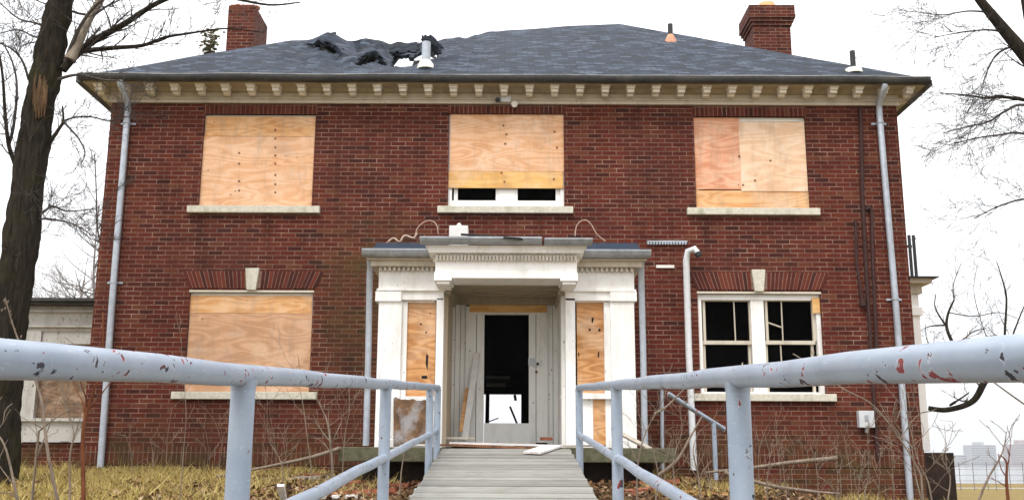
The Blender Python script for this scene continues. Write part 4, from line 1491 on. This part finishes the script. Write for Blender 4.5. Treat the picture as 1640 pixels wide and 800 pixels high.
lean(gpt(454, 806), P(449, 778, -4.5), .07, .03, 'whiteboard', 'white stake standing in leaf litter left of the second post', 'white_stake')
for i, (px, py, L, wd, hh, mat, rz, lab) in enumerate([
        (470, 769, .9, .12, .05, 'oldboard', .05, 'grey plank in the grass just left of the ramp litter'),
        (500, 766, .21, .1, .07, 'redbrick_loose', .3, 'single brick behind the grey plank left of the ramp'),
        (583, 792, .7, .12, .06, 'redbrick_loose', -.1, 'reddish broken slab in the litter near the lower left rail'),
        (545, 797, .5, .25, .03, 'whiteboard', .3, 'white sheet lying in litter under the left lower rail'),
        (640, 782, .5, .12, .07, 'redbrick_loose', .5, 'broken brick lump close to the left edge of the ramp'),
        (612, 762, .45, .15, .06, 'rust', -.3, 'rusty brown slab under the left porch slab'),
        (560, 778, .35, .1, .06, 'redbrick_loose', .7, 'orange brick lump in litter below the left rail'),
        (1048, 775, .6, .14, .06, 'redbrick_loose', -.15, 'orange brick slab in litter right of the ramp'),
        (1030, 790, .42, .16, .06, 'redbrick_loose', .5, 'brick lump near the lower right rail'),
        (1130, 792, 1.1, .14, .05, 'orange_board', .25, 'orange board lying in weeds left of the right post'),
        (1010, 765, .3, .1, .07, 'rust', .2, 'brown lump of rubble at the right porch slab corner'),
        (1290, 765, 1.0, .2, .05, 'oldboard', .05, 'grey board below the right lower window weeds'),
        (1330, 772, .8, .2, .10, 'moss_stone', -.1, 'mossy stone slab by the right house wall'),
        (1220, 778, .25, .2, .1, 'redbrick_loose', .6, 'dark red brick beside the thick right post')]):
    c = gpt(px, py)
    m = MB()
    m.obox(Vector((0, 0, hh * .35)), (L, wd, hh), Matrix.Rotation(rz, 3, 'Z') @ Matrix.Rotation(rng.uniform(-.08, .08), 3, 'Y'))
    for k in range(len(m.v)): m.v[k] = m.v[k] + Vector((rng.uniform(-.01, .01), 0, rng.uniform(-.006, .006)))
    o = m.build('plank_scrap' if L > .6 else 'brick_scrap', mat)
    o.location = c
    tag(o, lab, 'debris')

# grass and leaf litter
rng = random.Random(77)
def scatter_grass():
    m = MB()
    def blade(x, y, h):
        z = ground(x, y)
        a = rng.uniform(0, 6.28)
        w = rng.uniform(.004, .009)
        dx, dy = math.cos(a) * w, math.sin(a) * w
        lx, ly = rng.gauss(0, h * .7), rng.gauss(0, h * .7)
        m.face([(x - dx, y - dy, z - .01), (x + dx, y + dy, z - .01), (x + lx, y + ly, z + h)], r=.02 + .98 * min(1, max(0, rng.gauss(.55, .25))))
    for i in range(52000):
        x = rng.uniform(-8.6, -1.2)
        if x > -2.6 and rng.random() < .75: continue
        y = -.02 - 4.8 * rng.random() ** 1.2
        n = mnoise.noise(Vector((x * 1.6, y * 1.6, 2)))
        if n < -.25 and rng.random() < .7: continue
        blade(x, y, max(.02, rng.gauss(.06, .025)) * (1 + .6 * n) * (1.9 if mnoise.noise(Vector((x * 4, y * 4, 8))) > .32 else 1))
    for i in range(14000):
        x = rng.uniform(1.6, 9)
        y = -.02 - 4 * rng.random()
        if mnoise.noise(Vector((x * 1.3, y * 1.3, 7))) < .05: continue
        blade(x, y, max(.03, rng.gauss(.09, .04)))
    tag(m.build('grass', 'blade'), 'short yellowed winter grass in front of the house', 'grass', kind='stuff')
    m = MB()
    for i in range(11000):
        if rng.random() < .35: x, y = rng.uniform(-3.6, -.75), -.1 - 5.5 * rng.random()
        elif rng.random() < .75: x, y = rng.uniform(.9, 6.2), -.1 - 5.0 * rng.random()
        else: x, y = rng.uniform(-8, -3), -.1 - 4.5 * rng.random()
        if y > -2.1 and -2.15 < x < 2.2: continue
        z = ground(x, y) + rng.random() * .05
        s = rng.uniform(.015, .05)
        rot = Matrix.Rotation(rng.uniform(0, 6.28), 3, 'Z') @ Matrix.Rotation(rng.uniform(-.9, .9), 3, 'X') @ Matrix.Rotation(rng.uniform(-.9, .9), 3, 'Y')
        c = Vector((x, y, z))
        m.face([c + rot @ Vector(p) for p in ((-s, 0, 0), (0, -s * .6, s * .2), (s, 0, 0), (0, s * .6, s * .25))], r=.02 + rng.random() * .98)
    tag(m.build('leaf_litter', 'leaf'), 'brown dead leaves scattered along the house and ramp', 'leaf litter', kind='stuff')
scatter_grass()

# ------------------------------------------------------------------ trees
def grow(m, p, d, L, r, depth, rng, seg=5, up=.12, wander=.28, kids=(2, 4)):
    n = 6
    pts, rad = [Vector(p)], [r]
    d = Vector(d).normalized()
    nodes = []
    for i in range(n):
        d = (d + Vector((rng.gauss(0, wander), rng.gauss(0, wander), rng.gauss(0, wander) + up)) * .5).normalized()
        pts.append(pts[-1] + d * L / n)
        rad.append(max(.0022, r * (1 - .8 * (i + 1) / n)))
        nodes.append((pts[-1].copy(), d.copy(), rad[-1]))
    m.tube(pts, rad, seg, caps=False)
    if depth > 0:
        for k in range(rng.randint(*kids)):
            q, dd, rr = nodes[rng.randint(1, n - 1)]
            ax = Vector((rng.gauss(0, 1), rng.gauss(0, 1), rng.gauss(0, .7))).normalized()
            nd = (dd + ax * rng.uniform(.6, 1.1)).normalized()
            grow(m, q, nd, L * rng.uniform(.35, .7), max(.0025, rr * .75), depth - 1, rng, max(3, seg - 1), up, wander, kids)
def limb_px(m, px, Y, r0, r1, seg=8, dy=0, sub=5):
    n = len(px)
    pts = smooth_line([P(a, b, Y + dy * i / max(1, n - 1)) for i, (a, b) in enumerate(px)], sub)
    k = len(pts) - 1
    rad = [lerp(r0, r1, i / k) for i in range(k + 1)]
    m.tube(pts, rad, seg)
    return pts, rad
def sprouts(m, pts, rad, n, L, rng, depth=2, t0=.15, spread=1.0, bias=(0, 0, .2), up=.1, kids=(2, 4)):
    for i in range(n):
        t = t0 + (1 - t0) * rng.random()
        k = min(len(pts) - 2, int(t * (len(pts) - 1)))
        d = (pts[k + 1] - pts[k]).normalized()
        ax = Vector((rng.gauss(0, 1), rng.gauss(0, .8), rng.gauss(0, 1))) * spread + Vector(bias)
        grow(m, pts[k], (d * .8 + ax * .7), L * rng.uniform(.5, 1.2), max(.0035, rad[k] * .35), depth, rng, 5, up, kids=kids)
YT = -2.7
base = P(-5, 742, YT)
t = thing('bare_tree', (base.x, YT, ground(base.x, YT)), 'thick dark leaning tree trunk with bare branches at the left edge', 'tree')
m = MB()
tp = [(-12, 800), (-5, 742), (8, 560), (32, 400), (57, 200), (77, 100), (97, 0), (112, -90), (122, -220)]
tr = [.30, .24, .215, .205, .178, .178, .16, .14, .10]
pts = smooth_line([P(a, b, YT) for a, b in tp], 26)
rad = []
for i in range(len(pts)):
    f = i / 26
    k = min(len(tr) - 2, int(f))
    rad.append(lerp(tr[k], tr[k + 1], f - k) * (1 + .06 * mnoise.noise(Vector((i * .12, 0, 0)))))
m.tube(pts, rad, 64)
for k in range(len(m.v)):                                   # furrowed, lumpy bark
    p = m.v[k]
    q = Vector((p.x * 22, p.y * 22, p.z * 2.6))
    ridge = abs(mnoise.noise(q)) + .5 * abs(mnoise.noise(q * 2.1))
    c_ = min(pts, key=lambda w: (w - p).length_squared)
    out_ = (p - c_).normalized()
    m.v[k] = p + Vector((mnoise.noise(p * 4), mnoise.noise(p * 4 + Vector((9, 0, 0))), 0)) * .022 - out_ * (.045 * (.5 - ridge))
m.build('trunk', 'bark', t)
m = MB()
c = P(64, 150, YT - .17)
for i in range(9):
    a = P(58 + i * 2.2, 118 + (i * 7) % 19, YT - .172 + .004 * abs(i - 4))
    b = P(53 + i * 2.2, 168 + (i * 11) % 23, YT - .176 + .004 * abs(i - 4))
    m.tube([a, (a + b) / 2 - Vector((0, .01, 0)), b], [.012, .022, .008], 6)
m.build('bark_wound', 'scar', t)
rng = random.Random(31)
tw_ = MB()
LB = [([(100, 112), (122, 88), (150, 66), (200, 38), (250, 6), (290, -6), (360, -4), (430, 8), (480, 4)], .055, .008, 14, .5, .5),
      ([(96, 98), (112, 90), (135, 82), (180, 77), (228, 73), (265, 60), (300, 54), (362, 46), (420, 52)], .045, .006, 12, .4, .3),
      ([(112, 96), (128, 60), (142, 30), (160, 2), (180, -40), (205, -110)], .075, .03, 4, .8, .2),
      ([(104, 100), (122, 55), (142, 22), (170, -5), (215, -40)], .028, .01, 6, .5, -.3),
      ([(82, 132), (106, 123), (130, 120), (165, 128), (196, 131), (214, 150)], .024, .006, 6, .3, -.1),
      ([(70, 262), (78, 232), (92, 210), (101, 194), (100, 170)], .035, .010, 2, .4, 0),
      ([(101, 194), (120, 188), (145, 187), (175, 193), (205, 186), (222, 196)], .014, .005, 8, .35, .1),
      ([(101, 194), (113, 207), (126, 222), (136, 244), (130, 262)], .016, .006, 4, .35, .1),
      ([(62, 345), (75, 335), (85, 330), (110, 338), (160, 333)], .02, .006, 7, .5, .5),
      ([(62, 350), (90, 352), (120, 360), (150, 378)], .014, .005, 6, .4, .5),
      ([(36, 300), (24, 262), (14, 232), (8, 180), (4, 120), (-6, 60)], .035, .012, 6, .5, -.2),
      ([(14, 232), (22, 200), (27, 140), (20, 100), (4, 68)], .022, .008, 5, .4, -.2),
      ([(46, 128), (36, 98), (18, 78), (-10, 66)], .018, .007, 5, .4, -.2),
      ([(82, 50), (60, 38), (30, 30), (0, 5)], .018, .006, 7, .5, -.2),
      ([(88, 45), (60, 60), (30, 48), (-5, 55)], .014, .006, 6, .45, .2)]
for px, r0, r1, n, L, dy in LB:
    mm = MB()
    p_, r_ = limb_px(mm, px, YT, r0, r1, 8, dy)
    mm.build('limb', 'deadlimb' if r1 == .03 else ('bark' if r0 > .03 else 'twig'), t)
    sprouts(tw_, p_, r_, int(n * 2), L * 1.1, rng, kids=(3, 5))
tag(tw_.build('twigs', 'twig', t), kind='stuff')

def bg_tree(px_base, Y, H_, lean_, mat, label, seed, r=.1, n=26, L=1.6, name='bare_tree', group=None, depth=2, t0=.25, kids=(2, 4)):
    b = P(px_base, 742, Y)
    gz = max(ground(b.x, Y), -1.6)
    rng = random.Random(seed)
    t = thing(name, (b.x, Y, gz), label, 'tree', group)
    m = MB()
    pts = [Vector((b.x + lean_ * (i / 8) ** 1.3 * H_ + rng.gauss(0, .05), Y + rng.gauss(0, .05), gz - .1 + H_ * i / 8)) for i in range(9)]
    pts = smooth_line(pts, 3)
    rad = [max(.015, r * (1 - .85 * i / (len(pts) - 1))) for i in range(len(pts))]
    m.tube(pts, rad, 8)
    m.build('trunk', mat, t)
    m = MB()
    for i in range(n):
        f = t0 + (1 - t0) * (i + rng.random()) / n
        k = min(len(pts) - 2, int(f * (len(pts) - 1)))
        a = rng.uniform(0, 6.28)
        grow(m, pts[k], (math.cos(a), math.sin(a) * .7, rng.uniform(.2, 1.0)), L * (1.15 - f * .6), rad[k] * .55, depth, rng, 5, .12, kids=kids)
    m.build('crown', mat, t)
    return t
bg_tree(96, 16, 5.9, .02, 'glare_bark', 'hazy grey brown bare tree above the left sun porch roof', 51, .16, 46, 2.2, kids=(3, 5))
bg_tree(132, 10, 6.6, -.03, 'glare_bark', 'slim pale bare tree between the leaning trunk and the house corner', 52, .07, 48, 1.7, kids=(3, 5))
bg_tree(160, 9, 7.6, -.10, 'twig', 'wispy grey bare tree touching the left house corner', 53, .06, 40, 1.6, kids=(3, 5))
bg_tree(60, 26, 6.5, .0, 'glare_bark', 'small distant bare tree behind the left sun porch', 56, .12, 40, 2.2, kids=(3, 5))
# right side: dark crooked tree behind the rail, with its low dead limb
t = thing('bare_tree', (P(1712, 760, 6).x, 6, ground(P(1712, 760, 6).x, 6)), 'dark crooked bare tree beside the side porch with one low limb under the rail', 'tree')
rng = random.Random(41)
m = MB()
p_, r_ = limb_px(m, [(1716, 800), (1712, 740), (1700, 680), (1670, 625), (1630, 600), (1590, 592)], 6, .19, .08, 10)
m.build('trunk', 'bark', t)
tw_ = MB()
for px, r0, r1, n, L in [([(1590, 592), (1558, 588), (1538, 572), (1524, 545), (1516, 522), (1519, 500), (1528, 480)], .055, .018, 5, .5),
                         ([(1590, 592), (1576, 612), (1566, 632), (1556, 643), (1538, 651), (1512, 656), (1487, 653)], .075, .05, 3, .4),
                         ([(1530, 643), (1522, 648), (1541, 636), (1552, 628)], .03, .012, 2, .3),
                         ([(1516, 522), (1503, 503), (1497, 488), (1499, 470)], .022, .008, 5, .5),
                         ([(1526, 552), (1545, 541), (1560, 530), (1580, 525)], .018, .008, 7, .6),
                         ([(1519, 500), (1560, 506), (1600, 500), (1630, 510)], .012, .006, 7, .6),
                         ([(1516, 520), (1490, 522), (1476, 528)], .02, .006, 4, .4),
                         ([(1528, 480), (1527, 455), (1540, 420)], .014, .005, 6, .6),
                         ([(1628, 600), (1610, 550), (1612, 480), (1606, 450), (1596, 418)], .035, .008, 9, .8),
                         ([(1640, 604), (1618, 560), (1632, 510), (1650, 470)], .03, .008, 7, .8),
                         ([(1560, 589), (1500, 560), (1485, 545), (1482, 520)], .02, .005, 6, .6),
                         ([(1600, 592), (1580, 540), (1560, 470), (1566, 420)], .012, .004, 8, .8)]:
    mm = MB()
    a_, b_ = limb_px(mm, px, 6, r0, r1, 8, .4)
    mm.build('limb', 'bark', t)
    sprouts(tw_, a_, b_, n, L, rng)
tag(tw_.build('twigs', 'twig', t), kind='stuff')
# big tree on the right, trunk outside the frame, limbs reaching in
YR = -1.0
bx = P(1840, 740, YR)
t = thing('bare_tree', (bx.x, YR, ground(bx.x, YR)), 'large bare tree at the right edge with one thick dark limb overhead', 'tree')
m = MB()
p_, r_ = limb_px(m, [(1850, 860), (1842, 740), (1825, 500), (1800, 320), (1760, 230), (1700, 160), (1640, 86), (1600, 38), (1563, -8), (1520, -70), (1480, -160)], YR, .21, .02, 14)
m.build('trunk', 'bark', t)
tw_ = MB()
rng = random.Random(43)
for px, r0, r1, n, L in [([(1800, 320), (1720, 200), (1660, 90), (1640, 0), (1630, -60)], .07, .04, 5, .9),
                         ([(1760, 230), (1700, 175), (1640, 160), (1600, 155), (1580, 157), (1545, 152), (1506, 149)], .04, .006, 9, .6),
                         ([(1640, 86), (1628, 74), (1600, 84), (1585, 105), (1576, 130)], .022, .006, 8, .5),
                         ([(1790, 300), (1700, 190), (1640, 168), (1610, 178), (1585, 194), (1550, 203), (1510, 213)], .03, .006, 12, .6),
                         ([(1790, 300), (1720, 240), (1640, 214), (1600, 216), (1560, 222), (1530, 230)], .025, .006, 12, .6),
                         ([(1610, 52), (1580, 48), (1540, 52), (1495, 60)], .018, .005, 10, .6),
                         ([(1585, 20), (1550, 18), (1510, 24), (1470, 20)], .016, .005, 8, .7),
                         ([(1800, 420), (1720, 330), (1650, 318), (1600, 330), (1560, 350)], .025, .006, 8, .6)]:
    mm = MB()
    a_, b_ = limb_px(mm, px, YR, r0, r1, 8, .3)
    mm.build('limb', 'bark' if r0 > .03 else 'twig', t)
    sprouts(tw_, a_, b_, int(n * 1.8), L * 1.1, rng, 2, .3, .8, (-.5, 0, -.1), -.02, kids=(3, 5))
tag(tw_.build('twigs', 'twig', t), kind='stuff')
# leafy sprig growing on the left roof slope
b = Vector((P(336, 88, 2.4).x, 2.4, EZ + RT * (P(336, 88, 2.4).x + XR)))
t = thing('leafy_sapling', b, 'small olive leafed sapling beside the left chimney', 'plant')
m = MB()
rng = random.Random(9)
top = P(337, 52, 2.4)
m.tube([b - Vector((0, 0, .08)), b.lerp(top, .5) + Vector((.03, 0, 0)), top], [.02, .014, .006], 6)
for i in range(7):
    q = b.lerp(top, .2 + .1 * i)
    m.tube([q, q + Vector((rng.uniform(-.16, .16), rng.uniform(-.1, .1), rng.uniform(.02, .12)))], [.007, .003], 4)
m.build('stem', 'straw', t)
m = MB()
for i in range(760):
    f = rng.random()
    q = b.lerp(top, .1 + .95 * f) + Vector((rng.gauss(0, .075), rng.gauss(0, .07), rng.gauss(0, .03)))
    s = rng.uniform(.025, .055)
    rot = Matrix.Rotation(rng.uniform(0, 6.28), 3, 'Z') @ Matrix.Rotation(rng.uniform(-1.4, 1.4), 3, 'X')
    m.face([q + rot @ Vector(p) for p in ((-s, 0, 0), (0, -s * .5, 0), (s, 0, 0), (0, s * .5, 0))], r=.02 + .98 * rng.random())
m.build('leaves', 'olive', t)

# wire fence on the shore lawn
t = thing('wire_fence', (P(1590, 770, 44).x, 44, ground(25, 44)), 'thin wire fence with slim posts along the far lawn', 'fence')
for px in (1538, 1560, 1582, 1595, 1618, 1640):
    q = P(px, 772, 44)
    m = MB()
    m.tube([(q.x, 44, ground(q.x, 44) - .1), (q.x, 44, P(px, 739, 44).z)], .02, 6)
    m.build('post', 'steel_fence', t)
m = MB()
for py in (742, 751, 760, 769):
    m.tube([P(1500, py, 44), P(1700, py, 44)], .012, 4)
m.build('wire', 'steel_fence', t)

# ------------------------------------------------------------------ dry weeds: each plant a thing of its own
def weed(px, Y, r, mat, label, seed, n=6, L=.3, group=None, seeds=False):
    rng = random.Random(seed)
    m = MB()
    pts = smooth_line([P(a, b, Y) for a, b in px], 5)
    g = ground(pts[0].x, Y)
    if pts[0].z > g: pts = [Vector((pts[0].x, Y, g - .03))] + pts
    k = len(pts) - 1
    rad = [max(.0025, r * (1 - .75 * i / k)) for i in range(k + 1)]
    m.tube(pts, rad, 6)
    for i in range(n):
        q = rng.randint(max(1, k // 4), k)
        d = Vector((rng.uniform(-1, 1), rng.uniform(-.5, .5), rng.uniform(.3, 1.2)))
        grow(m, pts[q], d, L * rng.uniform(.5, 1.3), rad[q] * .6, 1, rng, 4, .1, kids=(1, 2))
    if seeds:
        for i in range(26):
            q = pts[rng.randint(k // 2, k)] + Vector((rng.gauss(0, .012), rng.gauss(0, .012), rng.gauss(0, .015)))
            s = .008
            m.tube([q - Vector((0, 0, s)), q, q + Vector((s * .5, 0, s))], [.002, s * .6, .002], 5)
    o = m.build('dry_weed', mat)
    return tag(o, label, 'weed', group)
weed([(92, 800), (76, 720), (66, 640), (45, 580), (24, 530), (8, 476)], -9.5, .010, 'straw', 'tall pale weed stalk with seed head crossing the big trunk', 1, 4, .12, seeds=True)
weed([(30, 810), (10, 720), (-8, 690)], -10.2, .008, 'straw', 'pale stalk leaning out of the photo at bottom left', 2, 4, .2)
weed([(134, 815), (133, 740), (134, 680), (150, 625), (163, 590), (165, 500)], -7.5, .018, 'redstem', 'thick rust red stem by the left house corner', 3, 4, .35)
weed([(112, 800), (112, 730), (118, 690), (104, 650), (100, 600)], -7, .010, 'straw', 'grey forked weed between the big trunk and the rust red stem', 4, 6, .3)
weed([(52, 800), (58, 735), (76, 690), (92, 640)], -7.2, .009, 'straw', 'short grey weed in front of the left sun porch base', 5, 6, .25)
weed([(62, 690), (90, 668), (118, 652)], -9.2, .007, 'straw', 'pale side shoot reaching right before the sun porch window', 6, 2, .1)
weed([(288, 800), (294, 720), (298, 660), (292, 580), (290, 540)], -5, .006, 'straw', 'thin straight stalk before the lower left window', 7, 5, .2)
weed([(243, 752), (246, 735), (240, 700)], -1.2, .006, 'straw', 'small weed at the wall foot right of left downspout', 8, 5, .15)
G = 'thin dry weeds at the foot of the house wall'
WL = 'thin straw coloured weed growing against the foot of the brick house wall'
rw = random.Random(88)
for i, px in enumerate([212, 266, 330, 350, 425, 442, 462, 1215, 1250, 1268, 1290, 1345, 1362]):
    top = rw.randint(650, 715)
    weed([(px, 752), (px + rw.randint(-6, 6), (752 + top) / 2), (px + rw.randint(-14, 14), top)], -.5 - rw.random(), .0045, 'straw', WL, 100 + i, 6, .25, G)
weed([(533, 765), (530, 715), (524, 675), (516, 655), (510, 640)], -2.9, .018, 'straw', 'stout pale weed stem left of the porch slab end', 9, 9, .45)
weed([(500, 760), (492, 700), (484, 640), (470, 590)], -2.4, .009, 'straw', 'leaning weed beside the left wall sill end', 10, 7, .35)
weed([(548, 765), (552, 700), (560, 650), (556, 600)], -2.7, .009, 'straw', 'bushy weed just left of the left porch downspout', 11, 9, .35)
weed([(640, 790), (644, 745), (652, 712), (660, 690)], -4, .010, 'straw', 'weed growing up past the muddy panel behind the left rail', 12, 6, .25)
weed([(455, 790), (450, 740), (430, 700), (428, 640)], -4, .007, 'straw', 'tall faint weed right of the first left post', 13, 7, .35)
weed([(1020, 800), (1022, 740), (1035, 690), (1062, 640), (1072, 600)], -4.5, .010, 'straw', 'tall arching weed before the thin drain pipe', 14, 8, .4)
weed([(1085, 800), (1078, 740), (1092, 690), (1088, 650)], -3.4, .009, 'straw', 'tangled weed in front of the white downspout foot', 15, 9, .4)
weed([(1122, 800), (1118, 760), (1110, 720), (1120, 690)], -4, .012, 'straw', 'thick weed cluster left of the right thick post', 16, 9, .35)
weed([(1050, 800), (1054, 760), (1046, 720)], -4.8, .010, 'straw', 'low weed right of the lower right rail', 17, 8, .3)
weed([(1140, 806), (1138, 770), (1132, 735)], -3.2, .009, 'straw', 'low weed by the post of the thin blue stair rail', 18, 8, .3)
weed([(1475, 760), (1450, 715), (1400, 650), (1350, 622), (1318, 596), (1270, 566)], -11.2, .0035, 'straw', 'long thin twig slanting across the thick right rail', 19, 4, .15)
weed([(1660, 660), (1610, 625), (1565, 590), (1545, 560)], -10.2, .005, 'straw', 'thin twig sloping left from the right photo edge', 20, 2, .1)
weed([(1480, 815), (1466, 760), (1460, 715), (1446, 700)], -7, .007, 'straw', 'brown stalks beside the right downspout foot', 21, 9, .3)
weed([(1495, 815), (1486, 770), (1470, 735), (1452, 660)], -6.5, .008, 'straw', 'tall weed before the dark porch base', 22, 9, .3, seeds=True)
weed([(1515, 815), (1522, 765), (1510, 735), (1516, 715)], -5.5, .009, 'straw', 'pale flecked weed in front of the dark porch base right side', 23, 10, .25, seeds=True)
weed([(1562, 815), (1580, 770), (1600, 735), (1608, 715), (1612, 690)], -8, .009, 'straw', 'weed with forked tip in front of the far lawn', 24, 5, .2)
weed([(1616, 815), (1612, 770), (1612, 740), (1602, 728)], -8.4, .012, 'redstem', 'dark reddish stem at right beside the forked tip weed', 25, 4, .2)
for i, (px, py) in enumerate([(1230, 790), (1262, 800), (1310, 795), (1342, 800), (1375, 792), (1405, 800), (1432, 795), (1385, 775)]):
    weed([(px, py + 10), (px + rw.randint(-6, 6), py - 20), (px + rw.randint(-14, 14), py - rw.randint(45, 95))], -5.5 + rw.random() * 2, .0055, 'straw',
         'pale flecked weed in the tangle below the right lower window', 200 + i, 6, .2, 'weeds in the tangle right of the thick post', True)

# ------------------------------------------------------------------ air over the river
HAZE = True
if HAZE:
    m = MB()
    m.box(-3600, 3600, -170, 2700, -4.5, 75)
    k = bpy.data.materials.new('haze')
    k.use_nodes = True
    nt = k.node_tree
    nt.nodes.remove(nt.nodes['Principled BSDF'])
    v = nt.nodes.new('ShaderNodeVolumePrincipled')
    v.inputs['Color'].default_value = (.92, .94, .97, 1)
    v.inputs['Density'].default_value = .0003
    v.inputs['Anisotropy'].default_value = .2
    nt.links.new(v.outputs[0], nt.nodes['Material Output'].inputs['Volume'])
    o = m.build('haze', k)
    tag(o, kind='stuff')
